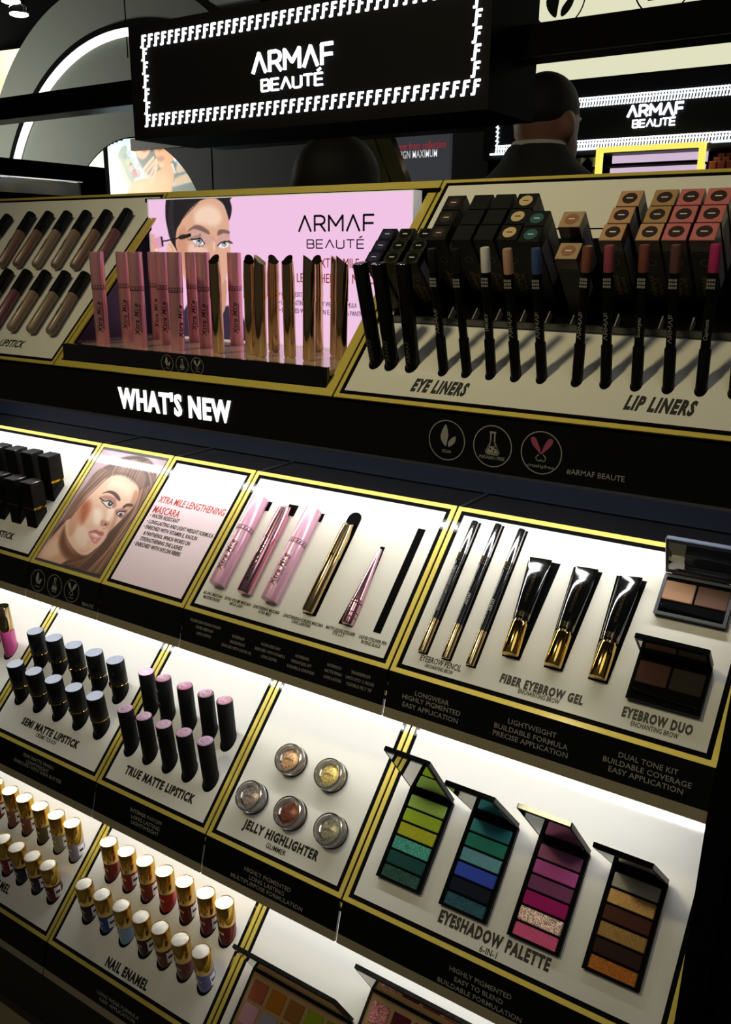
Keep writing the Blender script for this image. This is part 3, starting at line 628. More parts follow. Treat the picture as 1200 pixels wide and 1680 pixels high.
ART_CIRCLE=[('P',(196,224,238),3,1,[-6407,1256,-4087,1057,-4147,-909,-6764,-1126]),
('P',(244,240,244),12,1,[-5604,506,-5531,575,-5428,627,-5371,554,-5401,343,-5632,348]),
('P',(96,104,92),20,1,[-5350,775,-5266,784,-5127,715,-5064,745,-4931,645,-4900,523,-5025,459,-5204,534,-5300,635]),
('P',(232,176,124),8,1,[-5424,443,-5333,504,-5205,520,-5077,570,-4973,613,-4939,538,-4957,430,-4964,195,-5514,201]),
('P',(244,188,132),30,1,[-5337,455,-5164,512,-5000,526,-4987,430,-5164,268,-5376,271]),
('P',(238,184,140),6,1,[-5361,775,-5338,910,-5151,918,-5160,744,-5175,697,-5214,658,-5267,646,-5317,677,-5345,720]),
('P',(206,138,128),6,1,[-5271,723,-5239,728,-5198,722,-5213,695,-5248,691,-5273,704]),
('P',(234,170,114),6,1,[-5134,749,-5113,882,-4916,856,-4925,658,-4963,613,-5036,575,-5087,584,-5108,640,-5129,695]),
('P',(200,124,104),7,1,[-5107,653,-5066,657,-5026,649,-5042,629,-5078,623,-5103,634]),
('P',(176,110,84),6,1,[-5097,714,-5067,705,-5047,701,-5078,692]),
('P',(250,206,150),12,1,[-5084,611,-5044,610,-5046,586,-5076,591]),
('P',(140,160,140),4,1,[-5507,704,-5406,743,-5286,551,-5342,518,-5399,485,-5493,629]),
('P',(60,70,66),4,1,[-5416,640,-5389,646,-5319,542,-5341,536]),
('P',(250,244,240),4,1,[-5413,730,-5363,755,-5310,635,-5339,616,-5386,673]),
('P',(206,90,104),3,1,[-5345,609,-5312,618,-5298,600,-5331,588]),
('P',(244,226,226),3,1,[-5326,584,-5293,593,-5275,558,-5303,541]),
('P',(120,140,130),4,1,[-5476,688,-5434,701,-5414,668,-5456,654]),
('P',(170,196,206),4,1,[-5426,703,-5385,716,-5364,683,-5406,669]),
('P',(240,180,90),4,1,[-5445,643,-5403,657,-5383,623,-5425,609]),
('P',(170,210,230),4,1,[-5395,658,-5354,672,-5333,638,-5375,624]),
('P',(236,170,160),4,1,[-5414,599,-5372,612,-5352,579,-5394,564]),
('P',(230,200,190),4,1,[-5364,614,-5323,627,-5303,594,-5344,580]),
('P',(214,84,100),4,1,[-5383,554,-5341,568,-5321,534,-5362,520]),
('P',(240,170,170),4,1,[-5333,570,-5292,583,-5272,550,-5313,535]),
('P',(240,190,150),6,1,[-5509,637,-5486,643,-5427,528,-5388,485,-5422,472,-5470,530]),
('S',(244,198,158),4,1,[-5143,648,-5188,619,-5253,571],26),
('S',(244,198,158),4,1,[-5113,633,-5170,595,-5246,536],26),
('S',(244,198,158),4,1,[-5110,613,-5148,573,-5206,513],26),
('S',(244,198,158),4,1,[-5112,585,-5135,545,-5177,485],26),
('S',(200,140,104),3,0.7,[-5135,620,-5232,552],5),
('S',(200,140,104),3,0.7,[-5116,599,-5194,527],5),
('P',(240,240,240),4,1,[-4964,606,-4949,606,-4921,537,-4934,532]),
('P',(250,246,240),6,1,[-4936,649,-4902,630,-4919,611,-4938,622]),
('P',(216,186,150),10,1,[-4916,584,-4836,601,-4800,546,-4919,537]),
('P',(220,184,140),10,1,[-4936,504,-4782,532,-4746,484,-4945,450]),
('P',(110,120,110),10,1,[-4939,531,-4800,551,-4791,535,-4936,504]),
('P',(110,120,110),10,1,[-4966,443,-4746,477,-4659,327,-4974,334])]
# ------------------------------------------------------------------ the hall: floor, ceiling, walls
FZ = -ZC
CARPET = mat('grey_carpet', (120, 112, 92), 0.9, noise=0.2, nscale=300, bump=0.3)
struct('floor', MB().box(-9, 4, -3, 9, FZ-0.05, FZ), CARPET, label='warm grey carpet floor of the hall')
struct('ceiling', MB().box(-9, 4, -3, 9, 3.6, 3.65), mat('dark_ceiling', (16, 17, 18), 0.8), label='dark hall ceiling above the trusses')
struct('wall_back', MB().box(-9, 4, 8.6, 8.7, FZ, 3.6), mat('dark_wall', (26, 26, 28), 0.7), label='dark far wall of the hall')
struct('wall_left', MB().box(-9, -8.9, -3, 8.6, FZ, 3.6), mat('dark_wall', (26, 26, 28), 0.7), label='dark hall wall on the left')
cpn = thing('cream_partition', 'pale cream partition with a rounded corner left of the arch', 'partition', (-8.3, 6.2, FZ))
obj('slab', MB().prism([(-0.58, 0), (0.6, 0), (0.6, 3.02)]+[(0.38-0.0+0.22*math.cos(a), 3.02+0.28*math.sin(a)) for a in np.linspace(0.2, math.pi/2, 8)]+[(-0.58, 3.33)], 0.0, 0.1, 'y'), mat('cream_wall', (214, 208, 170), 0.8, emit=(214, 208, 170), estr=0.12), cpn)  # no lamp: a faint glow is put into the partition's material
# ceiling trusses
TR_M = mat('truss_grey', (120, 120, 120), 0.5)
for k, yy in enumerate((4.6, 6.4, 8.0)):
    t = thing('ceiling_truss', ['grey ceiling truss nearest the round arch', 'grey ceiling truss in the middle of the hall', 'grey ceiling truss closest to the far wall'][k], 'truss', (-6.5, yy, 2.55), group='ceiling trusses')
    for zz in (0, 0.5): obj('chord', MB().box(-2.4, 6, -0.03, 0.03, zz-0.03, zz+0.03), TR_M, t)
    for i in range(14):
        x = -2.4+i*0.6; obj('brace', MB().tube([(x, 0, 0.5 if i % 2 else 0), (x+0.6, 0, 0 if i % 2 else 0.5)], 0.02, 6), TR_M, t)
    obj('hanger', MB().box(-0.02, 0.02, -0.02, 0.02, 0.5, 1.05), TR_M, t); obj('hanger', MB().box(4.0, 4.04, -0.02, 0.02, 0.5, 1.05), TR_M, t)
hl = thing('hall_lamp', 'bright twin spotlight hanging under the ceiling trusses', 'lamp', (-7.9, 5.9, 2.25))
for dz in (0, -0.12):
    s = obj('shade', MB().lathe([(0.05, 0.05), (0.09, 0.02), (0.10, -0.03)], 16, (0.05*(dz == 0), 0)), CHROME, hl, (0.1*(dz < 0), 0, dz))
    obj('bulb', MB().lathe([(0.085, -0.035), (0.06, -0.045)], 16), mat('lamp_glow', (255, 255, 240), 0.4, emit=(255, 252, 220), estr=8), s)
obj('arm', MB().box(-0.02, 0.02, -0.02, 0.02, 0.05, 0.36), TR_M, hl)

# ------------------------------------------------------------------ display gondola core
T = {'t': (0.80, -0.15464), 2: (0.72, -0.41998), 3: (0.67, -0.68407), 4: (0.62, -0.94488)}
XL, XR = -1.551, -0.115
core = thing('display_cabinet', 'long black tiered cosmetics cabinet carrying the sloping trays', 'cabinet', (0, 0, FZ))
def cpart(name, mb, m=BLACK):
    return obj(name, mb.xf(Matrix.Translation((0, 0, -FZ))), m, core)
cpart('tier_body', MB().prism([(0.655, -1.14), (0.655, -0.965), (0.80, -0.82), (0.80, -0.60), (0.868, -0.535), (0.868, -0.335), (0.8665, -0.278), (0.945, -0.278), (0.945, -0.215), (1.25, -0.215), (1.25, -1.14)], XL, XR-0.001))
cpart('plinth', MB().box(XL, XR-0.001, 0.640, 1.25, FZ, -1.158), mat('beige_plinth', (176, 164, 118), 0.6))
cpart('plinth_strip', MB().box(XL, XR-0.001, 0.636, 0.70, -1.158, -1.141), mat('brown_strip', (60, 52, 40), 0.5))
cpart('lower_front', MB().box(XL, XR-0.001, 0.638, 0.6545, -1.138, -0.985), mat('brown_black_front', (26, 22, 18), 0.4))
cpart('upper_underside', MB().box(XL, XR-0.001, 0.811, 0.944, -0.214, -0.196), NAVY)
cpart('recess_back', MB().box(XL, XR-0.001, 0.940, 0.9445, -0.277, -0.215), NAVY)
cpart('upper_body', MB().prism([(0.823, -0.1955), (0.823, -0.16), (1.06, 0.077), (1.25, 0.077), (1.25, -0.214), (0.945, -0.214)], XL, -1.092))
cpart('upper_body', MB().prism([(0.823, -0.1955), (0.823, -0.16), (1.06, 0.077), (1.25, 0.077), (1.25, -0.214), (0.945, -0.214)], -0.570, XR-0.001))
cpart('niche_back', MB().box(-1.0910, -0.5705, 1.025, 1.25, -0.214, 0.077), BLACKM)
cpart('top_cap', MB().box(XL, XR-0.001, 1.043, 1.25, 0.0775, 0.084), BLACK)
for X in (-1.0397, -0.8909, -0.7412, -0.445): cpart('ledge_seam', MB().box(X-0.002, X+0.002, 0.868, 0.939, -0.2778, -0.2768), mat('seam_grey', (46, 46, 50), 0.4))
# fascia under the upper trays, with the lit words and the certification marks
fas = thing('fascia_board', "black fascia board under the upper trays with lit WHAT'S NEW", 'fascia', (-0.87, 0.80, -0.2165))
obj('board', MB().box(XL+0.87, XR-0.001+0.87, 0.0, 0.010, 0.003, 0.058), BLACK, fas)
obj('silver_edge', MB().box(XL+0.87, XR+0.869, -0.001, 0.010, 0.0, 0.003), SILVER, fas)
FM = lambda X, Z, dz=-0.0004: Matrix.Translation((X+0.87, dz, Z+0.2165)) @ Matrix.Rotation(math.radians(90), 4, 'X')
text_obj("WHAT'S NEW", 0.198, 0.0255, WNEW, fas, FM(-0.8233, -0.1876), bold=0.032, depth=0.0015)
text_obj('#ARMAF BEAUTE', 0.0565, 0.0052, TXT_G, fas, FM(-0.2685, -0.2008))

def ring_mb(r, t, n=40, z1=0.0003):
    return MB().add([(rr*math.cos(2*math.pi*i/n), rr*math.sin(2*math.pi*i/n), z1) for rr in (r, r-t) for i in range(n)], [(i, (i+1) % n, n+(i+1) % n, n+i) for i in range(n)])
def icon(kind, r, parent, M, words=True):
    hold = obj('certification_ring', ring_mb(r, r*0.05), TXT_G, parent); hold.matrix_local = M
    def poly(pts, m, z=0.0003, k=3):
        q = catmull(np.array(pts)*r, True, k); obj('emblem', MB().prism([tuple(p) for p in q], 0, z, 'z'), m, hold)
    if kind == 'leaf':
        poly([(-0.05, -0.30), (-0.30, -0.02), (-0.32, 0.30), (-0.08, 0.78), (0.08, 0.30), (0.02, -0.05)], TXT_G); poly([(0.10, -0.30), (0.12, -0.02), (0.46, 0.25), (0.46, -0.02), (0.30, -0.22)], TXT_G)
        ws = 'VEGAN'; ww = 0.5; wy = -0.55
    elif kind == 'flask':
        mb = MB(); stroke(mb, [(x*r, y*r) for x, y in [(-0.1, 0.62), (-0.1, 0.2), (-0.34, -0.3), (-0.28, -0.38), (0.28, -0.38), (0.34, -0.3), (0.1, 0.2), (0.1, 0.62)]], r*0.07, 0, 0.0003)
        stroke(mb, [(-0.16*r, 0.66*r), (0.16*r, 0.66*r)], r*0.09, 0, 0.0003); obj('emblem', mb, TXT_G, hold)
        obj('emblem', MB().prism([(-0.22*r, 0.0), (-0.33*r, -0.32*r), (0.33*r, -0.32*r), (0.22*r, 0.0)], 0, 0.0003, 'z'), TXT_G, hold)
        for dx, dy in ((-0.1, -0.12), (0.08, -0.2), (0.14, -0.06)): obj('emblem_dot', MB().lathe([(0.045*r, 0.0003), (0.045*r, 0.0005)], 8, (dx*r, dy*r)), BLACK, hold)
        ws = 'PARABEN FREE'; ww = 1.3; wy = -0.55
    else:
        hm = mat('print_pink', (160, 74, 104), 0.5) if words else TXT_G
        for sgn in (-1, 1): poly([(0, -0.06), (sgn*0.12, 0.32), (sgn*0.34, 0.68), (sgn*0.54, 0.62), (sgn*0.44, 0.34), (sgn*0.16, 0.06)], hm)
        mb = MB()
        for sgn in (-1, 1): stroke(mb, [(sgn*x*r, y*r) for x, y in [(0, -0.32), (0.08, -0.40), (0.2, -0.36), (0.24, -0.22), (0.1, -0.08)]], r*0.045, 0, 0.0003)
        obj('emblem', mb, TXT_G, hold); ws = 'crueltyfree'; ww = 1.3; wy = -0.62
    if words: text_obj(ws, ww*r, 0.16*r, TXT_G, hold, Matrix.Translation((0, wy*r, 0)))
    else: obj('emblem', MB().box(-0.3*r, 0.3*r, (wy-0.03)*r, (wy+0.03)*r, 0, 0.0003), TXT_G, hold)
for kx, (X, rr) in zip(('leaf', 'flask', 'heart'), ((-0.428, 0.0212), (-0.376, 0.0214), (-0.3238, 0.0214))): icon(kx, rr, fas, FM(X, -0.1864))

# ------------------------------------------------------------------ trays
TRAYS = {}
CY, SY = 0.8660254, 0.5
LIPM = lambda xl, t, o=0.0003: Matrix(((1, 0, 0, xl), (0, CY, -SY, -CY*t-SY*o), (0, SY, CY, -SY*t+CY*o), (0, 0, 0, 1)))
def trims(par, x0, x1, L, g, z0=-0.0012, z1=0.0008, y0=0.0):
    obj('gold_trim', MB().box(x0, x1, y0, y0+g, z0, z1), GOLD, par); obj('gold_trim', MB().box(x0, x1, L-g, L, z0, z1), GOLD, par)
    obj('gold_trim', MB().box(x0, x0+g, y0+g, L-g, z0, z1), GOLD, par); obj('gold_trim', MB().box(x1-g, x1, y0+g, L-g, z0, z1), GOLD, par)
def tray(key, tier, X0, X1, L, label, board=WHITE, lip=True, insert=True):
    Y, Z = T[tier]; xc = (X0+X1)/2; h = (X1-X0)/2-0.0013
    t = thing('display_tray', label, 'tray', (xc, Y, Z), (R45, 0, 0)); t['xc'] = xc; TRAYS[key] = t
    obj('backing_board', MB().box(-h, h, 0, L, -0.011, -0.0012), BLACKM, t)
    trims(t, -h, h, L, 0.0052)
    if insert:
        obj('inner_border', MB().box(-h+0.0052, h-0.0052, 0.0052, L-0.0052, -0.0012, 0.0001), BLACK, t)
        obj('display_panel', MB().box(-h+0.0102, h-0.0102, 0.0102, L-0.0102, 0.0001, 0.0006), board, t)
    if lip:
        def slab(t0, t1, o0, o1): return MB().prism([(-CY*a-SY*b, -SY*a+CY*b) for a, b in ((t0, o1), (t1, o1), (t1, o0), (t0, o0))], -h, h, 'x')
        obj('front_lip', slab(0.0005, 0.0385, -0.004, 0.0), BLACK, t)
        obj('lip_edge', slab(0.0385, 0.0492, -0.004, 0.0), TAN, t)
    return t
tray('liq', 't', -1.55, -1.0535, 0.3405, 'sloping tray of liquid lipsticks left of the pink light box', lip=False)
tray('eyel', 't', -0.5735, -0.115, 0.3405, 'sloping tray of eye and lip liners with carton rows', lip=False)
tray('sqlip', 2, -1.55, -1.0397, 0.204, 'white tray of square black lipsticks beside the contoured portrait')
tray('portrait', 2, -1.0397, -0.8909, 0.204, 'narrow tray with the portrait of a contoured woman', insert=False)
tray('pinkcard', 2, -0.8909, -0.7412, 0.204, 'narrow pink text card tray for lengthening mascara', board=PINKB)
tray('mascara', 2, -0.7412, -0.445, 0.204, 'white tray of mascaras with an empty black slot')
tray('brow', 2, -0.445, -0.115, 0.204, 'white tray of eyebrow pencils, gels and duo compacts')
tray('gloss', 3, -1.55, -1.119, 0.236, 'white tray with pink lip gloss at the left edge')
tray('semi', 3, -1.119, -0.8725, 0.236, 'white tray labelled semi matte lipstick')
tray('true', 3, -0.8725, -0.6733, 0.236, 'white tray labelled true matte lipstick')
tray('jelly', 3, -0.6733, -0.4707, 0.236, 'white tray labelled jelly highlighter')
tray('shadow', 3, -0.4707, -0.1165, 0.236, 'white tray of open eyeshadow palettes')
tray('naill', 4, -1.55, -0.9475, 0.215, 'white nail polish tray at the lower left corner')
tray('nail', 4, -0.9475, -0.6463, 0.215, 'white tray labelled nail enamel with fourteen bottles')
tray('face', 4, -0.6463, -0.1165, 0.215, 'white tray of face palettes at the bottom edge')
PM = lambda xl, s, z=0.0006: Matrix.Translation((xl, s, z))
for key, surf, txt, u, s, w, h in TEXTS:
    t = TRAYS[key]; xl = u-t['xc']
    if surf == 'l': text_obj(txt, w, h, TXT_G, t, LIPM(xl, s), bold=0.004); continue
    m = TXT_R if txt in ('XTRA MILE LENGTHENING', 'MASCARA') else TXT_K
    small = h < 0.007
    text_obj(txt, w, h, m, t, PM(xl, s), bold=0.006 if m is TXT_R else (0.014 if small else 0.055), shear=0.25 if key == 'eyel' else 0.0)
text_obj('LIQUID LIPSTICK', 0.108, 0.0125, TXT_K, TRAYS['liq'], PM(-1.1970-TRAYS['liq']['xc'], 0.0295), bold=0.024, shear=0.2)
text_obj('MATTE LIPSTICK', 0.092, 0.0092, TXT_K, TRAYS['sqlip'], PM(-1.1455-TRAYS['sqlip']['xc'], 0.0285), bold=0.04)
text_obj('NAIL ENAMEL', 0.0775, 0.011, TXT_K, TRAYS['naill'], PM(-1.0985-TRAYS['naill']['xc'], 0.030), bold=0.04)
for kx, X in zip(('leaf', 'flask', 'heart'), (-1.0162, -0.9808, -0.9455)): icon(kx, 0.0152, TRAYS['portrait'], LIPM(X-TRAYS['portrait']['xc'], 0.0215), words=False)
text_obj('BEAUTÉ', 0.0225, 0.0042, TXT_G, TRAYS['portrait'], LIPM(-0.9106-TRAYS['portrait']['xc'], 0.0335))
# contoured portrait print
tp = TRAYS['portrait']; PXC = tp['xc']
GREYB = mat('grey_print_border', (66, 66, 72), 0.5, coat=0.5)
obj('inner_border', MB().box(-0.0679, 0.0679, 0.0052, 0.1988, -0.0012, 0.0001), GREYB, tp)
pme = print_mesh('print', ART_PORTRAIT, np.linspace(-1.0307, -0.8999, 180), np.linspace(0.0092, 0.1945, 250), 1e-4, 0.00022, lambda a, b: (a-PXC, b, 0.0006))
obj('poster_print', pme, mat('portrait_print', (200, 200, 200), 0.5, coat=1.0, coat_rough=0.035, attr='print'), tp)
# ------------------------------------------------------------------ light strips hidden behind each lip
def led_strip(label, Y, Z, x0, x1, tilt, led=LEDW):
    t = thing('led_strip', label, 'light strip', ((x0+x1)/2, Y, Z), (tilt, 0, 0)); h = (x1-x0)/2
    obj('channel', MB().box(-h, h, -0.008, 0.008, 0.0, 0.0034), mat('aluminium', (170, 170, 172), 0.4, metal=1), t)
    mb = MB(); x = -h+0.008
    while x < h-0.006:
        mb.add([(x-0.0046, -0.0030, -0.0012), (x+0.0046, -0.0030, -0.0012), (x+0.0046, 0.0030, -0.0012), (x-0.0046, 0.0030, -0.0012)], [(3, 2, 1, 0)]); x += 0.0145
    obj('diffuser', MB().box(-h, h, -0.0062, 0.0062, -0.0010, -0.0002), MILKY, t)
    obj('diodes', mb, led, t, kind='stuff')
led_strip("white LED strip behind the WHAT'S NEW fascia", 0.8195, -0.2176, XL+0.02, XR-0.02, 0.0)
led_strip('white LED strip under the mascara and eyebrow tier', 0.752, -0.452, XL+0.02, XR-0.02, 0.0)
led_strip('white LED strip under the lipstick and palette tier', 0.756, -0.700, XL+0.02, XR-0.02, 0.0, mat('led_diode_bright', (255, 255, 255), 0.4, emit=(250, 250, 248), estr=105.0))
for Y, Z in ((0.752, -0.452), (0.756, -0.700)):
    cpart('strip_bracket', MB().box(XL+0.02, XR-0.005, Y-0.008, 0.87 if Z > -0.5 else 0.81, Z+0.0064, Z+0.0095), BLACKM)
# black end panel closing the right-hand side
ep = thing('end_panel', 'black end panel closing the right side of the cabinet', 'panel', (-0.105, 0.8, FZ))
prof = [(0.585, FZ), (0.585, -0.985), (0.622, -0.95), (0.66, -0.70), (0.676, -0.685), (0.706, -0.462), (0.722, -0.42), (0.792, -0.217), (0.80, -0.156), (1.044, 0.086), (1.25, 0.086), (1.25, FZ)]
obj('side_board', MB().prism([(a-0.8, b-FZ) for a, b in prof], -0.0111, 0.011, 'x'), BLACKM, ep)
obj('side_column', MB().prism([(a-0.8+0.012, b-FZ-0.012) for a, b in prof[1:-1]]+[(1.25-0.8, 0.0), (0.60-0.8, 0.0)], 0.0115, 0.32, 'x'), BLACKM, ep)

el_ = thing('end_panel', 'black end panel closing the left side of the cabinet', 'panel', (-1.562, 0.8, FZ))
obj('side_board', MB().prism([(a-0.8, b-FZ) for a, b in prof], -0.010, 0.010, 'x'), BLACKM, el_)
# ------------------------------------------------------------------ niche with the pink light box
nt_ = thing('display_niche', 'gold framed black niche holding standing mascaras', 'niche', (-0.8135, 0.80, -0.15464))
fr = obj('gold_trim', MB().box(-0.2387, 0.2387, 0.0, 0.010, -0.0012, 0.0008), GOLD, nt_, rot=(R45, 0, 0))
obj('gold_trim', MB().box(-0.2387, 0.2387, 0.3255, 0.3405, -0.0012, 0.0008), GOLD, nt_, rot=(R45, 0, 0))
obj('gold_trim', MB().box(-0.2387, -0.2305, 0.010, 0.3255, -0.0012, 0.0008), GOLD, nt_, rot=(R45, 0, 0))
obj('gold_trim', MB().box(0.2265, 0.2387, 0.010, 0.3255, -0.0012, 0.0008), GOLD, nt_, rot=(R45, 0, 0))
FLO = mat('niche_floor_gloss', (196, 176, 158), 0.14, coat=0.5, noise=0.1)
obj('niche_floor', MB().box(-0.232, 0.2258, 0.0145, 0.225, 0.0205, 0.0265), FLO, nt_)
obj('niche_floor', MB().box(-0.2724, -0.2321, 0.052, 0.225, 0.0205, 0.0265), FLO, nt_)
obj('front_board', MB().box(-0.2275, 0.2262, 0.0088, 0.0138, 0.0085, 0.0305), BLACKG, nt_)
obj('side_wall', MB().prism([(0.02, 0.019), (0.222, 0.222), (0.225, 0.019)], -0.2760, -0.2725, 'x'), PURPLE, nt_)
obj('side_wall', MB().prism([(0.02, 0.019), (0.222, 0.222), (0.225, 0.019)], 0.2315, 0.2345, 'x'), BLACKM, nt_)
obj('niche_ceiling', MB().box(-0.232, 0.232, 0.222, 0.226, 0.212, 0.222), BLACKM, nt_)
for kx, X in zip(('leaf', 'flask', 'heart'), (-0.8375, -0.8115, -0.7856)):
    icon(kx, 0.0108, nt_, Matrix.Translation((X+0.8135, 0.0083, 0.0172)) @ Matrix.Rotation(math.radians(90), 4, 'X'), words=False)
lb = thing('light_box', 'lit pink mascara advertisement with a woman applying mascara', 'light box', (-0.8277, 1.0, -0.128))
obj('box_frame', MB().box(-0.2341, 0.2341, 0.0015, 0.022, 0, 0.2021), mat('white_acrylic', (236, 236, 240), 0.3, coat=0.4, emit=(255, 255, 255), estr=0.25), lb)
XS = np.concatenate([np.linspace(-1.0588, -0.845, 210), np.linspace(-0.84, -0.5955, 12)]); YSs = np.linspace(-0.126, 0.0725, 190)
pink_me = print_mesh('print', ART_PINK, XS, YSs, 1e-4, 0.00015, lambda a, b: (a+0.8277, 0.0010, b+0.128))
obj('backlit_print', pink_me, mat('pink_backlit_print', (240, 190, 226), 0.4, attr='print', estr=1.0), lb)
LM = lambda X, Z: Matrix.Translation((X+0.8277, 0.0009, Z+0.128)) @ Matrix.Rotation(math.radians(90), 4, 'X')
o = obj('logo_lettering', logo_mb('ARMAF', 0.1235, 0.0228, 0.125), TXT_K, lb); o.matrix_local = LM(-0.712, 0.0356)
o = obj('logo_lettering', logo_mb('BEAUTQ', 0.0935, 0.0122, 0.13), TXT_P, lb); o.matrix_local = LM(-0.7125, 0.0098)
text_obj('XTRA MILE', 0.0635, 0.0120, TXT_R, lb, LM(-0.7058, -0.0145)); text_obj('LENGTHENING MASCARA', 0.150, 0.0120, TXT_R, lb, LM(-0.7020, -0.0345))
for tx, w, zz in (('• WATER RESISTANT', 0.052, -0.0571), ('• LONG-LASTING AND LIGHT WEIGHT FORMULA', 0.131, -0.0685), ('• ENRICHED WITH VITAMIN E, KAOLIN & PANTHENOL', 0.158, -0.0792)):
    text_obj(tx, w, 0.0062, TXT_P, lb, LM(-0.8085+w/2, zz))
# ------------------------------------------------------------------ products
def on_tray(tier, u, s, n=0.0006):      # tray coordinates -> position measured from the camera
    Y, Z = T[tier]; k = math.sqrt(0.5); return (u, Y+k*s-k*n, Z+k*s+k*n)
def lean_rot(deg, side=0.0): return (math.radians(deg), math.radians(side), 0)
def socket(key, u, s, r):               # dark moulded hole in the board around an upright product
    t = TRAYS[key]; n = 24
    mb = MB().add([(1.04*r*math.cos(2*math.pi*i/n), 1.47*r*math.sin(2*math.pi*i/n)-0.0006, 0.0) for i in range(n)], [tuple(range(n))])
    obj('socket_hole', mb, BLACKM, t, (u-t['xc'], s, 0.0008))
def row_label(base, rown, i, n): return f'{base}, {rown} row, {ORD[i]} from the left' 

# semi matte lipsticks: black cylinder, gold ring with clasp
def make_semi():
    t = thing('semi_matte_lipstick', '', 'lipstick', group='semi matte lipsticks in two rows')
    obj('base', MB().lathe([(0.0115, -0.014), (0.0117, 0.0162), (0.0113, 0.0166)], 28), CAPBLK, t)
    obj('gold_ring', MB().lathe([(0.0119, 0.0166), (0.0125, 0.0170), (0.0125, 0.0184), (0.0119, 0.0188)], 28), GMETAL, t)
    obj('cap', MB().lathe([(0.0119, 0.0188), (0.0124, 0.0194), (0.0124, 0.0526), (0.0120, 0.0534)], 28), CAPBLK, t)
    obj('cap_top', MB().lathe([(0.0117, 0.0534), (0.0114, 0.0537)], 28), CAPTOP, t)
    return t
U5 = [-1.0850, -1.0420, -0.9980, -0.9540, -0.9105]
semi0 = None
clasp_at = {('back', 2): -0.4, ('back', 3): -0.7, ('back', 4): -0.7, ('front', 0): -0.9, ('front', 3): -0.8, ('back', 1): -1.6, ('front', 2): -1.5}
for rown, s in (('back', 0.1195), ('front', 0.0662)):
    for i, u in enumerate(U5):
        lab = row_label('black semi matte lipstick with thin gold ring', rown, i, 5)
        loc = on_tray(3, u, s, 0); rot = lean_rot(8 if rown == 'front' else 6.5)
        if semi0 is None: semi0 = make_semi(); o = semi0; o.location = Vector(loc)+Vector((0,0,ZC)); o.rotation_euler = rot; o['label'] = lab
        else:
            o = dup(semi0, loc, rot, lab)
            o.children  # parts copied above
        if (rown, i) in clasp_at:
            a = clasp_at[(rown, i)]; c = obj('gold_clasp', MB().bbox(-0.0045, 0.0045, -0.001, 0.001, -0.003, 0.003, 0.0006), GMETAL, o, (0.0125*math.sin(a*0.6), -0.0125*math.cos(a*0.6), 0.0172), (0, 0, a*0.6))
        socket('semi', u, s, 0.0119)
# true matte lipsticks: slim matte black with pink embossed tops
true0 = None
pinks = [(206, 160, 190), (232, 120, 150), (226, 96, 150), (236, 132, 150), (238, 128, 140), (206, 150, 190), (214, 150, 184), (226, 160, 184), (232, 160, 184), (196, 160, 206)]
EMB = mat('pale_emboss', (236, 214, 226), 0.4, coat=0.3)
def make_true():
    t = thing('true_matte_lipstick', '', 'lipstick', group='true matte lipsticks in two rows')
    obj('case', MB().lathe([(0.0104, -0.014), (0.0106, 0.0585), (0.0102, 0.0593)], 26), mat('matte_black_case', (8, 8, 9), 0.55, spec=0.3), t)
    return t
for r_, (rown, s, us_) in enumerate((('back', 0.1135, [-0.8450, -0.8130, -0.7735, -0.7365, -0.7042]), ('front', 0.0605, [-0.8460, -0.8105, -0.7742, -0.7385, -0.7020]))):
    for i, u in enumerate(us_):
        lab = row_label('slim matte black lipstick with pink embossed top', rown, i, 5); loc = on_tray(3, u, s, 0); rot = lean_rot(7 if rown == 'front' else 5)
        if true0 is None: true0 = make_true(); o = true0; o.location = Vector(loc)+Vector((0,0,ZC)); o.rotation_euler = rot; o['label'] = lab
        else: o = dup(true0, loc, rot, lab)
        c = pinks[r_*5+i]
        d = obj('top_disc', MB().lathe([(0.0101, 0.0593), (0.0098, 0.0596)], 26), mat(f'shade_pink_{r_*5+i}', c, 0.35, coat=0.3), o)
        ob = ring_mb(0.0074, 0.0009, 26); obj('embossed_ring', ob, EMB, d, (0, 0, 0.0596))
        mb = MB()
        for dx in (-0.003, 0, 0.003): mb.box(dx-0.0006, dx+0.0006, -0.003, 0.003, 0, 0.0003)
        obj('embossed_mark', mb, EMB, d, (0, 0, 0.0596))
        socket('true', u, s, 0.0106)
        if (rown, i) in (('back', 1), ('front', 2)):
            for zz, ww in ((0.045, 0.008), (0.026, 0.011)):
                mk = text_mesh('TRUE' if zz > 0.04 else 'MATTE', ww, 0.002, depth=0.0002); obj('lettering', mk, TXT_G, o, (-0.0035, -0.0104, zz), (math.radians(90), 0, math.radians(-20)))
# nail enamel bottles
CAPG = mat('gold_bottle_cap', (222, 184, 98), 0.16, metal=1, noise=0.04)
CAPT = mat('brushed_cap_top', (196, 190, 176), 0.22, metal=1, noise=0.25, nscale=500)
WLAB = mat('white_label', (232, 230, 226), 0.5)
def make_nail(c, k, tray_g):
    t = thing('nail_polish', '', 'nail polish', group=tray_g)
    g = obj('bottle', MB().lathe([(0.0116, -0.014), (0.0119, 0.0195), (0.0108, 0.0215)], 26), mat(f'polish_{k}', c, 0.08, coat=0.8, noise=0.05), t)
    obj('bottle_lettering', text_mesh('ARMAF', 0.013, 0.003, depth=0.0002), mat('pale_gold_print', (222, 206, 170), 0.4), g, (-0.001, -0.0119, 0.0120), (math.radians(90), 0, math.radians(-5)))
    cp = obj('cap', MB().lathe([(0.0118, 0.0215), (0.0123, 0.0222), (0.0124, 0.0520), (0.0119, 0.0530), (0.0112, 0.0530), (0.0110, 0.0524)], 30), CAPG, t)
    obj('cap_top', MB().lathe([(0.0110, 0.0520), (0.0108, 0.0525)], 26), CAPT, cp)
    return t
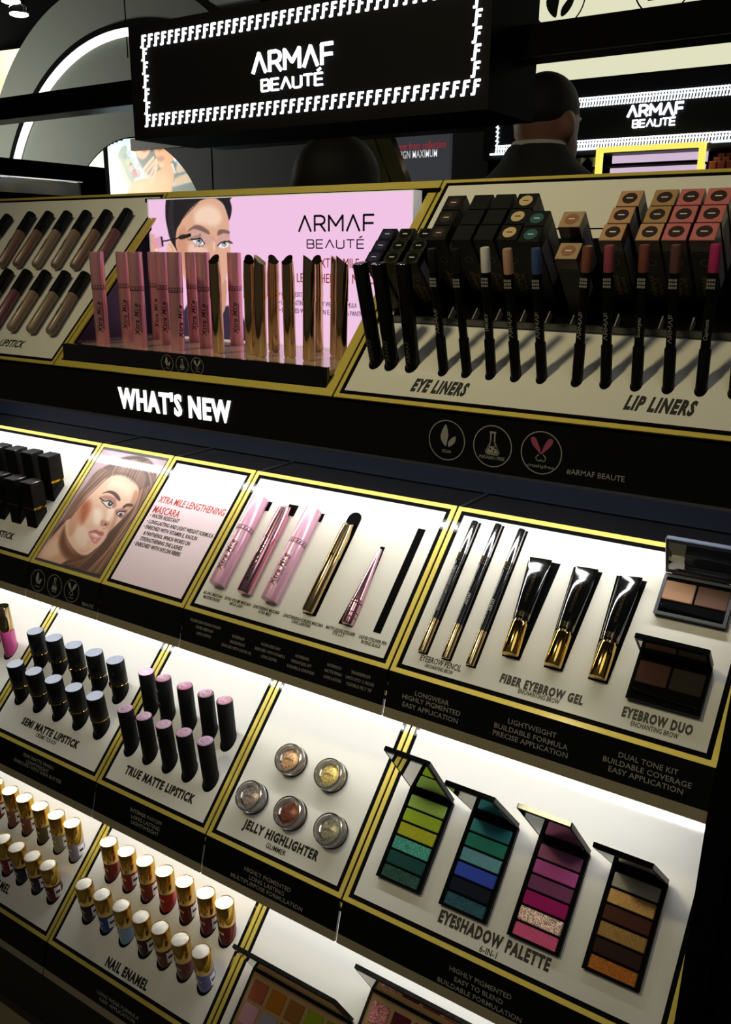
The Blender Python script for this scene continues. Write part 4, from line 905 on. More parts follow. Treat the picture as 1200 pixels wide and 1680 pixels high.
polish = {'nail': [(108, 34, 34), (122, 30, 36), (108, 46, 38), (150, 28, 34), (86, 28, 30), (98, 34, 58), (84, 26, 26), (38, 24, 40), (40, 66, 132), (138, 168, 204), (58, 22, 32), (94, 52, 50), (104, 60, 62), (108, 112, 170)],
 'naill': [(140, 60, 60), (126, 86, 80), (112, 76, 62), (84, 80, 60), (146, 146, 130), (132, 126, 140), (112, 24, 40), (118, 20, 36), (28, 24, 38), (30, 24, 44), (78, 22, 38)]}
cname = {0: 'dark red', 1: 'deep red', 2: 'brick brown', 3: 'bright red', 4: 'maroon', 5: 'wine', 6: 'oxblood'}
spots = {'nail': [('back', 0.1205, [-0.8980, -0.8610, -0.8240, -0.7865, -0.7490, -0.7105, -0.6780]), ('front', 0.0610, [-0.9015, -0.8640, -0.8255, -0.7875, -0.7515, -0.7150, -0.6785])],
 'naill': [('back', 0.1200, [-1.1607, -1.1230, -1.0880, -1.0505, -1.0125, -0.9765]), ('front', 0.0590, [-1.1229, -1.0840, -1.0500, -1.0130, -0.9780])]}
for key in ('nail', 'naill'):
    idx = 0
    for rown, s, us_ in spots[key]:
        for i, u in enumerate(us_):
            where = 'nail enamel tray' if key == 'nail' else 'lower left tray'
            t = make_nail(polish[key][idx], f'{key}{idx}', 'nail polishes on the ' + where); idx += 1
            t['label'] = f'gold capped nail polish on the {where}, {rown} row, {ORD[len(us_)-1-i]} from the right'
            t.location = Vector(on_tray(4, u, s, 0))+Vector((0,0,ZC)); t.rotation_euler = (math.radians(8 if rown == 'front' else 4), 0, 0)
            a = random.uniform(1.15, 1.6)
            if idx % 3 != 1 or key == 'naill':
                n = 6; vs = []
                for q in range(n+1):
                    an = a-0.45+0.9*q/n-math.pi/2+0.25; vs += [(0.01205*math.cos(an), 0.01205*math.sin(an), 0.0010), (0.01205*math.cos(an), 0.01205*math.sin(an), 0.0180)]
                lb_ = obj('side_label', MB().add(vs, [(2*q, 2*q+2, 2*q+3, 2*q+1) for q in range(n)], True), WLAB, t)
                vs = [(p[0]*1.008, p[1]*1.008, 0.0075 if k % 2 == 0 else 0.0115) for k, p in enumerate(vs)]
                obj('label_bar', MB().add(vs, [(2*q, 2*q+2, 2*q+3, 2*q+1) for q in range(1, n-1)], True), TXT_K, lb_)
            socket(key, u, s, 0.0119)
# square lipsticks (upper left)
sq0 = None
def make_sq():
    t = thing('square_lipstick', '', 'lipstick', group='square black lipsticks')
    obj('base', MB().bbox(-0.0112, 0.0112, -0.0112, 0.0112, -0.016, 0.0185, 0.0012), CAPBLK, t)
    obj('gold_band', MB().bbox(-0.0118, 0.0118, -0.0118, 0.0118, 0.0185, 0.0222, 0.0010), GMETAL, t)
    obj('cap', MB().bbox(-0.0120, 0.0120, -0.0120, 0.0120, 0.0222, 0.0585, 0.0013), CAPBLK, t)
    return t
for rown, s, us_ in (('back', 0.1105, [-1.1870, -1.1505, -1.1130, -1.0745]), ('front', 0.0640, [-1.1500, -1.1125, -1.0757])):
    for i, u in enumerate(us_):
        lab = f'square black lipstick with gold band, {rown} row, {ORD[len(us_)-1-i]} from the right'
        loc = on_tray(2, u, s, 0); rot = (math.radians(4), 0, 0)
        if sq0 is None: sq0 = make_sq(); sq0.location = Vector(loc)+Vector((0,0,ZC)); sq0.rotation_euler = rot; sq0['label'] = lab
        else: dup(sq0, loc, rot, lab)
# lip glosses at the left edge of the lipstick tier
for i, (u, s, c, w) in enumerate(((-1.1590, 0.1190, (206, 84, 148), 'bright pink lip gloss with gold cap beside the semi matte tray'), (-1.2010, 0.1190, (176, 44, 66), 'red lip gloss with gold cap at the left picture edge'))):
    t = thing('lip_gloss', w, 'lip gloss', on_tray(3, u, s, 0), lean_rot(6), group='lip glosses')
    g = obj('bottle', MB().lathe([(0.0105, -0.012), (0.0108, 0.034), (0.0098, 0.036)], 24), mat(f'gloss_{i}', c, 0.12, coat=0.7), t)
    obj('bottle_lettering', text_mesh('ARMAF', 0.022, 0.004, depth=0.0002), WLAB, g, (-0.004, -0.0103, 0.017), (math.radians(90), math.radians(-90), math.radians(-20)))
    obj('collar', MB().lathe([(0.0085, 0.036), (0.0085, 0.040)], 24), GMETAL, t)
    obj('cap', MB().lathe([(0.0108, 0.040), (0.0108, 0.076), (0.0103, 0.077)], 24), GMETAL2, t)
    socket('gloss', u, s, 0.0108)

# flat tubes lying on a board: helper gives a local frame (x across, y up the slope, z out of the board)
def lying(name, label, cat, tier, u0, s0, u1, s1, n, group=None):
    a = -math.atan2(u1-u0, s1-s0); L = math.hypot(u1-u0, s1-s0)
    p = on_tray(tier, u0, s0, n)
    t = thing(name, label, cat, p, group=group)
    t.matrix_world = Matrix.Translation(Vector(p)+Vector((0,0,ZC))) @ Matrix.Rotation(R45, 4, 'X') @ Matrix.Rotation(a, 4, 'Z')
    return t, L
# liquid lipsticks
liqc = [(120, 74, 62), (128, 84, 70), (126, 80, 64), (146, 118, 96), (140, 112, 90), (136, 92, 74), (112, 52, 62), (110, 50, 60), (150, 118, 88), (140, 112, 84), (126, 98, 74)]
lq = [(-1.3910, 0.1760, -1.3935, 0.2860, 0), (-1.3191, 0.1750, -1.3357, 0.2900, 1), (-1.2783, 0.1752, -1.2885, 0.2901, 2), (-1.2300, 0.1749, -1.2419, 0.2896, 3), (-1.1833, 0.1743, -1.1951, 0.2896, 4), (-1.1383, 0.1740, -1.1464, 0.2897, 5), (-1.0930, 0.1740, -1.1020, 0.2915, 6),
      (-1.2720, 0.0490, -1.2844, 0.1626, 7), (-1.2250, 0.0487, -1.2378, 0.1622, 7), (-1.1823, 0.0483, -1.1911, 0.1618, 8), (-1.1359, 0.0478, -1.1442, 0.1614, 9), (-1.0913, 0.0476, -1.1000, 0.1610, 10)]
GLASSC = mat('clear_tube', (230, 220, 214), 0.08, coat=0.6)
for k, (u0, s0, u1, s1, ci) in enumerate(lq):
    rown = 'upper' if k < 7 else 'lower'; i = (6-k) if k < 7 else (11-k)
    t, L = lying('liquid_lipstick', f'liquid lipstick tube with black cap, {rown} row, {ORD[i]} from the light box', 'lipstick', 't', u0, s0, u1, s1, 0.0085, 'liquid lipsticks on the upper left tray')
    r = 0.0085
    obj('tube', MB().lathe([(r*0.72, 0.0), (r*0.94, 0.003), (r*0.94, L*0.63)], 20, axis='y'), mat(f'liquid_{ci}', tuple(int(0.72*x+0.28*110) for x in liqc[ci]), 0.35, coat=0.2, coat_rough=0.2), t)
    obj('cap', MB().lathe([(r, L*0.63), (r*1.02, L*0.64), (r*1.0, L*0.985), (r*0.9, L)], 20, axis='y'), CAPBLK, t)
    if k % 2 == 1 or k == 4:
        o = obj('lettering', text_mesh('ARMAF' if k > 7 else 'StayMATTE', 0.022, 0.0045, depth=0.0002), mat('tube_print', (70, 56, 48), 0.5), t)
        o.matrix_local = Matrix.Translation((0, L*0.34, r*0.95)) @ Matrix.Rotation(math.radians(90), 4, 'Z')

# mascaras: pink printed tube
BAND = mat('dark_rose_print', (70, 34, 46), 0.5)
def mascara_parts(t, axis, r, H, M, cut=0.615, words=True):
    def lz(p): return MB().lathe(p, 24, axis=axis)
    b = obj('tube', lz([(r*0.93, 0.0), (r*0.97, 0.001), (r*0.97, H*cut)]), M, t)
    obj('cap', lz([(r, H*cut), (r, H*0.99), (r*0.96, H)]), M, t)
    for z in (0.600, 0.640): obj('printed_line', MB().lathe([(r*1.008, H*z), (r*1.008, H*(z+0.006))], 24, axis=axis, cap0=False, cap1=False), BAND, b)
    mb = MB()
    for i in range(16):
        a = 2*math.pi*i/16; 
        q = [(r*1.008*math.cos(a+d), r*1.008*math.sin(a+d), H*z) for d, z in ((0, 0.610), (0.12, 0.610), (0.24, 0.635), (0.12, 0.635))]
        if axis == 'y': q = [(p[0], p[2], -p[1]) for p in q]
        mb.add(q, [(0, 1, 2, 3)])
    obj('printed_hatch', mb, BAND, b)
    if words: 
        for tx, w, h, off, zc in (('Xtra Mile', H*0.34, r*0.62, 0.0, 0.30), ('LENGTHENING MASCARA', H*0.30, r*0.22, 0.55*r, 0.31)):
            wr = text_mesh(tx, w, h, bold=0.02, shear=0.2, depth=0.00015); wr.v = [wrap(p, r*0.985, off) for p in wr.v]
            o = obj('lettering', wr, BAND, b)
            if axis == 'z': o.matrix_local = Matrix.Translation((0, 0, H*zc)) @ Matrix.Rotation(math.radians(0), 4, 'Z')
            else: o.matrix_local = Matrix.Translation((0, H*zc, 0)) @ Matrix.Rotation(math.radians(-90), 4, 'X')
    return b
def wrap(p, r, off):                    # lettering running up the side of a cylinder, on the side that faces -y
    a = -math.pi/2 - (p[1]-off)/r*1.0; a = -math.pi/2 - (p[1]-off)/r
    return ((r+p[2])*math.cos(a), (r+p[2])*math.sin(a), p[0])
niche_pink = [(-1.0218, 0.8640), (-0.9470, 0.8660), (-0.8755, 0.8660), (-1.0351, 0.9230), (-0.9509, 0.9180), (-0.8687, 0.9140), (-1.0182, 0.9680), (-0.9411, 0.9672), (-0.8575, 0.9640)]
nm0 = None
for k, (x, y) in enumerate(niche_pink):
    lab = f"pink mascara tube standing in the niche, {['front', 'middle', 'back'][k//3]} row, {ORD[k % 3]} from the left"
    if nm0 is None:
        nm0 = thing('mascara', lab, 'mascara', (x, y, -0.1281), group='pink mascaras standing in the niche'); mascara_parts(nm0, 'z', 0.0098, 0.1262, PINKM)
        nm0.rotation_euler = (math.radians(1.0), 0, math.radians(34))
    else: dup(nm0, (x, y, -0.1281), (math.radians(1.0), 0, math.radians(34+random.uniform(-8, 10) if k != 2 else 75)), lab)
def gold_mascara(t, axis, r, H, M=GMETAL2):
    def lz(p, **k): return MB().lathe(p, 20, axis=axis, **k)
    b = obj('tube', lz([(r*0.8, 0.0), (r*0.95, 0.002), (r*0.95, H*0.575)]), M, t)
    obj('ring', lz([(r*1.02, H*0.575), (r*1.02, H*0.60)]), GMETAL if M is GMETAL2 else M, t)
    n = 20; mb = MB(); pts = [(r*math.cos(2*math.pi*i/n), r*math.sin(2*math.pi*i/n)) for i in range(n)]
    top = [(x*(0.96 if y < 0 else 0.7), y*0.96, H*0.905+(y/r*0.5+0.5)*H*0.095) for x, y in pts]
    mid = [(x, y, H*0.80) for x, y in pts]; bot = [(x, y, H*0.60) for x, y in pts]
    vs = bot+mid+top
    if axis == 'y': vs = [(p[0], p[2], -p[1]) for p in vs]
    fs = [(k*n+i, k*n+(i+1) % n, (k+1)*n+(i+1) % n, (k+1)*n+i) for k in range(2) for i in range(n)]+[tuple(range(2*n, 3*n)), tuple(range(n-1, -1, -1))]
    mb.add(vs, fs); mb.sm = [True]*(2*n)+[False, False]
    obj('cap', mb, M, t); return b
niche_gold = [(-0.8055, 0.8694), (-0.7355, 0.8707), (-0.6625, 0.8747), (-0.7630, 0.8850), (-0.7032, 0.8894), (-0.6290, 0.8950), (-0.7632, 0.9315), (-0.7168, 0.9665), (-0.6702, 0.9421)]
ng0 = None
for k, (x, y) in enumerate(niche_gold):
    lab = f"polished gold mascara standing in the niche, {['front', 'middle', 'back'][k//3]} group, {ORD[k % 3]} from the left"
    if ng0 is None: ng0 = thing('gold_mascara', lab, 'mascara', (x, y, -0.1281), group='gold mascaras standing in the niche'); gold_mascara(ng0, 'z', 0.0080, 0.1240); o = ng0
    else: o = dup(ng0, (x, y, -0.1281), None, lab)
    o.rotation_euler = (math.radians(1.0), 0, [0.3, 1.6, 2.6, 0.8, 0.2, 2.2, 1.0, 0.4, 1.9][k])
# mascara tray
def slot(key, u0, u1, s0, s1, name='empty_slot', round_top=False):
    t = TRAYS[key]; xc = t['xc']
    if not round_top: return obj(name, MB().box(u0-xc, u1-xc, s0, s1, 0.0004, 0.0009), BLACKM, t)
    r = (u1-u0)/2; P = [(u0-xc, s0), (u1-xc, s0)]+[((u0+u1)/2-xc+r*math.cos(a*math.pi/8), s1-r+r*math.sin(a*math.pi/8)) for a in range(9)]
    return obj(name, MB().prism(P, 0.0004, 0.0009, 'z'), BLACKM, t)
t, L = lying('mascara', 'pale pink mascara lying leftmost on the mascara tray', 'mascara', 2, -0.7052, 0.0375, -0.7062, 0.1625, 0.0075); mascara_parts(t, 'y', 0.0108, L, PINKL)
t, L = lying('metallic_mascara', 'metallic rose mascara lying between two pale pink tubes', 'mascara', 2, -0.6626, 0.0365, -0.6637, 0.1650, 0.0065)
gold_mascara(t, 'y', 0.0095, L, PINKC); o = obj('lettering', text_mesh('MEGA LASH', 0.050, 0.006, bold=0.02, depth=0.0002), TXT_K, t); o.matrix_local = Matrix.Translation((0.001, L*0.30, 0.0093)) @ Matrix.Rotation(math.radians(90), 4, 'Z')
t, L = lying('mascara', 'pale pink mascara lying third from left on the mascara tray', 'mascara', 2, -0.6226, 0.0355, -0.6222, 0.1608, 0.0075); mascara_parts(t, 'y', 0.0108, L, PINKL)
t, L = lying('gold_mascara', 'polished gold mascara lying in a round ended slot', 'mascara', 2, -0.5675, 0.0350, -0.5668, 0.1600, 0.0055); gold_mascara(t, 'y', 0.0078, L)
slot('mascara', -0.5765, -0.5580, 0.0345, 0.1722, 'moulded_slot', True); slot('mascara', -0.4812, -0.4715, 0.0353, 0.1672)
for ua, ub, sb in ((-0.7155, -0.6935, 0.1640), (-0.6725, -0.6530, 0.1662), (-0.6330, -0.6110, 0.1622)): slot('mascara', ua+0.006, ub+0.0012, 0.15, sb-0.0005, 'moulded_slot')
t, L = lying('liquid_eyeliner', 'tapering metallic pink liquid eyeliner in a narrow slot', 'eyeliner', 2, -0.5136, 0.0345, -0.5140, 0.1308, 0.0035)
obj('bottle', MB().lathe([(0.0060, 0.0), (0.0068, 0.002), (0.0066, L*0.30)], 18, axis='y'), PINKC, t)
for z in (0.08, 0.14, 0.26): obj('ring', MB().lathe([(0.0070, L*z), (0.0070, L*z+0.0012)], 18, axis='y'), BAND, t)
obj('cap', MB().lathe([(0.0062, L*0.31), (0.0022, L*0.985), (0.0016, L)], 18, axis='y'), PINKC, t)
ta = TRAYS['mascara']; obj('moulded_slot', MB().prism([(-0.5265-ta['xc'], 0.0340), (-0.5080-ta['xc'], 0.0340), (-0.5115-ta['xc'], 0.1355), (-0.5172-ta['xc'], 0.1355)], 0.0004, 0.0009, 'z'), BLACKM, ta)
# eyebrow pencils
for i, (u, s1) in enumerate(((-0.4158, 0.1868), (-0.3883, 0.1885), (-0.3604, 0.1875))):
    t, L = lying('eyebrow_pencil', f'black eyebrow pencil with silver cap, {ORD[i]} from the left on the eyebrow tray', 'eyebrow pencil', 2, u, 0.0275, u+0.0003, s1, 0.0032, 'eyebrow pencils')
    r = 0.0046
    obj('gold_end', MB().lathe([(r*0.92, 0), (r*0.98, 0.001), (r*0.98, L*0.24)], 18, axis='y'), GMETAL2, t)
    bd = obj('barrel', MB().lathe([(r*0.92, L*0.24), (r*0.92, L*0.675)], 18, axis='y'), mat('pencil_black', (14, 13, 20), 0.15, coat=0.5), t)
    o = obj('lettering', text_mesh('ENCHANTING BROW DEFINING PENCIL' if i == 0 else 'ARMAF', 0.055 if i == 0 else 0.014, 0.0018 if i == 0 else 0.003, depth=0.0002), TXT_G, bd); o.matrix_local = Matrix.Translation((0.0005, L*(0.47 if i == 0 else 0.42), r*0.93)) @ Matrix.Rotation(math.radians(90), 4, 'Z')
    cp = obj('patterned_collar', MB().lathe([(r, L*0.675), (r, L*0.745)], 18, axis='y'), BLACKG, t)
    for q in range(3):
        mb = MB()
        for j in range(3): x0 = -0.0026+j*0.0019; mb.box(x0, x0+0.0012, L*(0.682+q*0.022), L*(0.695+q*0.022), r*0.90, r*1.03)
        obj('collar_pattern', mb, GMETAL2, cp)
    obj('silver_cap', MB().lathe([(r*1.02, L*0.745), (r*1.0, L*0.99), (r*0.9, L)], 18, axis='y'), CHROME, t)
    slot('brow', u-0.0050, u+0.0062, 0.0268, s1+0.0012, 'moulded_slot')
# brow gel tubes
for i, (u, tw, sk) in enumerate(((-0.3230, 0.0, -0.0050), (-0.2786, 0.1, 0.0003), (-0.2340, 0.25, 0.0005))):
    t, L = lying('brow_gel_tube', f'glossy black brow gel tube with gold cap, {ORD[i]} from the left', 'brow gel', 2, u, 0.0480, u+sk, 0.1575, 0.0065, 'brow gel tubes')
    obj('gold_cap', MB().lathe([(0.0080, 0.0), (0.0085, 0.001), (0.0085, L*0.31), (0.0082, L*0.32)], 22, axis='y'), GMETAL, t)
    obj('neck', MB().lathe([(0.0072, L*0.32), (0.0072, L*0.345)], 22, axis='y'), GMETAL2, t)
    n = 22; vs = []
    for f, rx, rz in ((0.345, 0.0085, 0.0082), (0.50, 0.0095, 0.0080), (0.70, 0.0108, 0.0062), (0.86, 0.0118, 0.0036), (0.94, 0.0123, 0.0010), (1.0, 0.0125, 0.0009)):
        tt = tw*(f-0.345)/0.655
        for k in range(n):
            a = 2*math.pi*k/n; x, z = rx*math.cos(a), rz*math.sin(a); vs.append((x*math.cos(tt)-z*math.sin(tt), f*L, x*math.sin(tt)+z*math.cos(tt)))
    fs = [(k*n+i2, (k+1)*n+i2, (k+1)*n+(i2+1) % n, k*n+(i2+1) % n) for k in range(5) for i2 in range(n)]+[tuple(range(n)), tuple(5*n+k for k in range(n-1, -1, -1))]
    tb = obj('squeeze_tube', MB().add(vs, fs, True), mat('tube_gloss_black', (8, 8, 9), 0.10, coat=0.8), t)
    for j in range(4): obj('printed_band', MB().lathe([(0.00865+0.0001*j, L*(0.365+0.013*j)), (0.00865+0.0001*j, L*(0.369+0.013*j))], 22, axis='y', cap0=False, cap1=False), GMETAL2, tb)
    o = obj('lettering', text_mesh('ENCHANTING BROW', 0.034, 0.0032, depth=0.0002), GMETAL2, tb); o.matrix_local = Matrix.Translation((0.0015, L*0.66, 0.0072)) @ Matrix.Rotation(math.radians(-90), 4, 'Z') @ Matrix.Rotation(math.radians(-6), 4, 'Y')
    ta = TRAYS['brow']; xc = ta['xc']; obj('moulded_slot', MB().prism([(u-0.0098-xc, 0.0470), (u+0.0092-xc, 0.0470), (u+0.0152-xc, 0.1585), (u-0.0150-xc, 0.1585)], 0.0004, 0.0009, 'z'), BLACKM, ta)
# compacts and palettes: base with pans, hinge at the upper edge, lid standing open with a mirror
def palette(name, label, cat, tier, u0, u1, s0, s1, pans, lid_len, lid_lean, body, tray_m, group=None, thick=0.006, lid_th=0.005, extra=None):
    xc = (u0+u1)/2; h = (u1-u0)/2; L = s1-s0
    t = thing(name, label, cat, on_tray(tier, xc, s0, 0.0010), (R45, 0, 0), group)
    b = obj('base', MB().bbox(-h, h, 0, L, 0, thick*0.72, 0.0012), tray_m, t)
    for nm, bb in (('rim', (-h, -h+0.003, 0, L)), ('rim', (h-0.003, h, 0, L)), ('rim', (-h+0.003, h-0.003, 0, 0.003)), ('rim', (-h+0.003, h-0.003, L-0.004, L))):
        obj(nm, MB().box(*bb, thick*0.70, thick), body, t)
    for (px, py, pw, ph, m) in pans:
        obj('pan', MB().bbox(px-pw/2, px+pw/2, py-ph/2, py+ph/2, thick*0.70, thick*0.94, 0.0009), m, t)
    hg = obj('hinge', MB().tube([(-h*0.8, L+0.001, thick), (h*0.8, L+0.001, thick)], 0.0016, 8), body, t)
    lid = obj('lid', MB().bbox(-h, h, 0, lid_len, 0, lid_th, 0.0010), body, t, (0, L+0.001+lid_th*0.5, thick*0.9), (math.radians(lid_lean), 0, 0))
    obj('mirror', MB().box(-h+0.0035, h-0.0035, 0.005, lid_len-0.004, lid_th, lid_th+0.0003), MIRROR, lid)
    return t
def shade(i, c, glit=0.0):
    c = tuple(int(0.86*x) for x in c); return mat(f'eyeshadow_{i}', c, 0.6 if not glit else 0.35, metal=0.0 if not glit else 0.25, sparkle=(1400, glit) if glit else None, noise=0.06, nscale=300, spec=0.12)
pals = [([(160, 196, 90), (160, 188, 44), (158, 160, 32), (60, 140, 128), (22, 76, 72), (34, 72, 66)], [0, 0, 0.08, 0.35, 0, 0.35], 'green'),
        ([(58, 140, 146), (36, 128, 108), (76, 128, 150), (58, 84, 204), (14, 22, 42), (24, 70, 92)], [0, 0, 0.06, 0, 0, 0.3], 'teal and blue'),
        ([(160, 92, 128), (196, 84, 160), (130, 66, 108), (176, 22, 104), (190, 160, 156), (200, 80, 130)], [0, 0, 0, 0, 0.6, 0.08], 'pink and magenta'),
        ([(190, 182, 160), (170, 132, 78), (88, 46, 34), (138, 106, 58), (56, 32, 26), (160, 92, 30)], [0, 0.12, 0, 0.14, 0, 0.2], 'brown and gold')]
PBODY = mat('palette_black', (5, 5, 6), 0.8, spec=0.05, coat=0.35, coat_rough=0.06)
q = 0
for i, (cols, gl, nm) in enumerate(pals):
    u0 = -0.4403+0.0779*i; pans = []
    for k in range(6): pans.append((0, 0.0915-0.0158*k-0.004, 0.0455, 0.0138, shade(q, cols[k], gl[k]))); q += 1
    palette('eyeshadow_palette', f'open six pan eyeshadow palette in {nm} shades', 'eyeshadow palette', 3, u0, u0+0.0550, 0.0370, 0.1385, pans, 0.098, (82, 89, 87.5, 93)[i], PBODY, PBODY, 'eyeshadow palettes')
TANP = mat('palette_tan', (156, 124, 84), 0.4)
fp = [[(176, 92, 68), (176, 112, 24), (150, 100, 52), (140, 160, 28), (128, 132, 20)], [(214, 160, 180), (160, 158, 182), (140, 70, 74), (206, 120, 110), (176, 60, 60)], [(190, 120, 90), (120, 60, 50), (206, 160, 130), (150, 90, 70), (90, 50, 44)]]
fq = [[(206, 120, 126), (94, 24, 42), (120, 50, 60), (180, 90, 90), (140, 70, 60)], [(206, 150, 140), (150, 40, 60), (200, 110, 90), (120, 40, 40), (90, 30, 30)], [(180, 120, 100), (140, 80, 70), (90, 40, 40), (200, 150, 130), (160, 100, 90)]]
for i, (u0, s1, rows, nm) in enumerate(((-0.6195, 0.1030, fp, 'terracotta, ochre and green'), (-0.4610, 0.1455, fq, 'rose and wine'))):
    pans = []
    L = s1-0.012
    for r in range(3):
        for c in range(5): pans.append((-0.0760+0.0162+0.0280*c+0.004, L-0.0225-0.0275*r, 0.0228, 0.0225, shade(q, rows[r][c], 0.6 if (i == 1 and r == 0 and c == 0) else 0.0))); q += 1
    palette('face_palette', f'open tan face palette with {nm} pans at the bottom edge', 'face palette', 4, u0, u0+0.152, 0.012, s1, pans, 0.070, 77, mat('palette_dark_glitter', (6, 9, 8), 0.6, spec=0.1, coat=0.3, coat_rough=0.08, sparkle=(900, 0.4)), TANP, 'open face palettes')
# eyebrow duo compacts
for i, (u0, u1, s0, s1, cs, lean, nm, ll) in enumerate(((-0.2030, -0.1375, 0.1250, 0.1690, ((154, 118, 92), (96, 70, 60)), 63, 'light brown', 0.040), (-0.2040, -0.1385, 0.0372, 0.0845, ((66, 40, 32), (40, 34, 26)), 90, 'dark brown', 0.034))):
    h = (u1-u0)/2; L = s1-s0
    pans = [(-h*0.48, L*0.60, h*0.88, L*0.46, mat(f'brow_{i}a', cs[0], 0.6, spec=0.12)), (h*0.46, L*0.60, h*0.88, L*0.46, mat(f'brow_{i}b', cs[1], 0.6, spec=0.12))]
    cm = mat('compact_slate', (58, 62, 76), 0.35, coat=0.4) if i == 0 else PBODY
    t = palette('brow_compact', f'open eyebrow duo compact in {nm} with angled brush', 'brow compact', 2, u0, u1, s0, s1, pans, ll, lean, cm, PBODY, 'eyebrow duo compacts', thick=0.007)
    obj('brush', MB().tube([(-h*0.86, L*0.20, 0.0068), (-h*0.2, L*0.17, 0.0068), (h*0.5, L*0.15, 0.0068), (h*0.85, L*0.15, 0.0068)], [0.0020, 0.0010, 0.0010, 0.0018], 8), BLACKG, t)
# jelly highlighter jars
jel = [(-0.5995, 0.1172, (198, 150, 110), 'peach'), (-0.5402, 0.1176, (202, 172, 100), 'gold'), (-0.6290, 0.0600, (158, 142, 136), 'silver grey'), (-0.5702, 0.0605, (116, 62, 42), 'copper'), (-0.5115, 0.0606, (150, 144, 122), 'champagne green')]
for i, (u, s, c, nm) in enumerate(jel):
    t = thing('highlighter_jar', f'round clear jar of {nm} jelly highlighter', 'highlighter', on_tray(3, u, s, 0.0006), (R45, 0, 0), 'jelly highlighter jars')
    obj('black_base', MB().lathe([(0.0186, 0.0), (0.0190, 0.0006), (0.0190, 0.0026), (0.0182, 0.0030)], 36), BLACKG, t)
    obj('product', MB().lathe([(0.0116, 0.0052), (0.0123, 0.0060), (0.0123, 0.0100), (0.0105, 0.0112), (0.0001, 0.0116)], 32, cap1=False), mat(f'jelly_{i}', c, 0.35, metal=0.35, sparkle=(900, 0.3)), t)
    obj('pale_backing', MB().lathe([(0.0178, 0.0031), (0.0180, 0.0036), (0.0176, 0.0050)], 36), mat(f'jelly_backing_{i}', tuple(int(150+0.35*x) for x in c), 0.4), t)  # pale disc added under the clear wall to brighten the glass
    obj('glass_wall', MB().lathe([(0.0125, 0.0052), (0.0186, 0.0052), (0.0188, 0.0150), (0.0178, 0.0172), (0.0150, 0.0172), (0.0130, 0.0150), (0.0125, 0.0052)], 40, cap0=False, cap1=False), CLEAR, t)
    obj('chrome_rim', MB().lathe([(0.0176, 0.0172), (0.0180, 0.0176), (0.0170, 0.0178), (0.0168, 0.0173)], 40, cap0=False, cap1=False), CHROME, t)
    o = obj('embossed_mark', logo_mb('ARMAF', 0.012, 0.003, 0.16, depth=0.0004), mat('emboss', (120, 100, 80), 0.4, metal=0.5), t); o.location = (0, 0, 0.0114)

# pens standing in the liner tray: (u, s, forward lean, side tilt, kind)
PENB = mat('pen_black', (6, 6, 7), 0.5, spec=0.15, coat=0.3, coat_rough=0.08)
def pen_rot(deg, dx): return (math.radians(deg), math.asin(max(-0.3, min(0.3, dx/0.128))), 0)
for i, (u, s, le, dx) in enumerate(((-0.5401, 0.0535, 14, -0.0065), (-0.5195, 0.0530, 13, -0.0045), (-0.4931, 0.0530, 12, -0.0010))):
    t = thing('liquid_liner', f'thick glossy black liquid eyeliner pen, {ORD[i]} from the light box', 'eyeliner', on_tray('t', u, s, 0), pen_rot(le, dx), 'liquid eyeliner pens')
    obj('barrel', MB().lathe([(0.0076, -0.012), (0.0078, 0.030), (0.0078, 0.034)], 22), PENB, t)
    obj('cap', MB().lathe([(0.0080, 0.034), (0.0080, 0.1075), (0.0076, 0.1085)], 22), PENB, t)
    obj('cap_top', MB().lathe([(0.0075, 0.1085), (0.0072, 0.1089)], 22), CHROME, t)
    o = obj('lettering', text_mesh('ARMAF', 0.024, 0.0045, depth=0.0002), mat('dark_grey_print', (70, 70, 72), 0.5), t); o.matrix_local = Matrix.Translation((0, -0.0079, 0.016)) @ Matrix.Rotation(math.radians(90), 4, 'X') @ Matrix.Rotation(math.radians(90), 4, 'Z')
    socket('eyel', u, s, 0.0079)
pens = [(-0.4532, 0.0487, 13.5, -0.0015, None, 'black', 'ARMAF'), (-0.4257, 0.0492, 14.5, -0.002, None, 'black', ''), (-0.3980, 0.0494, 12, -0.0002, (222, 218, 214), 'white', 'SMOKY'), (-0.3703, 0.0496, 14.5, -0.002, (196, 150, 122), 'nude', 'ARMAF'), (-0.3426, 0.0503, 14.5, -0.001, (62, 82, 128), 'blue', 'ARMAF'),
        (-0.3062, 0.0504, 9, 0.0085, (128, 74, 58), 'brown', 'ARMAF'), (-0.2777, 0.0510, 9.5, 0.0, (150, 70, 84), 'berry', 'ARMAF'), (-0.2483, 0.0515, 9, 0.002, (124, 66, 56), 'dark brown', 'Scorpio'), (-0.2189, 0.0518, 9.5, 0.0, (98, 62, 58), 'cocoa', 'ARMAF'), (-0.1897, 0.0522, 8, 0.003, (176, 48, 104), 'magenta', 'Capricorn'), (-0.1610, 0.0525, 6, 0.0, (120, 40, 50), 'dark red', 'ARMAF')]
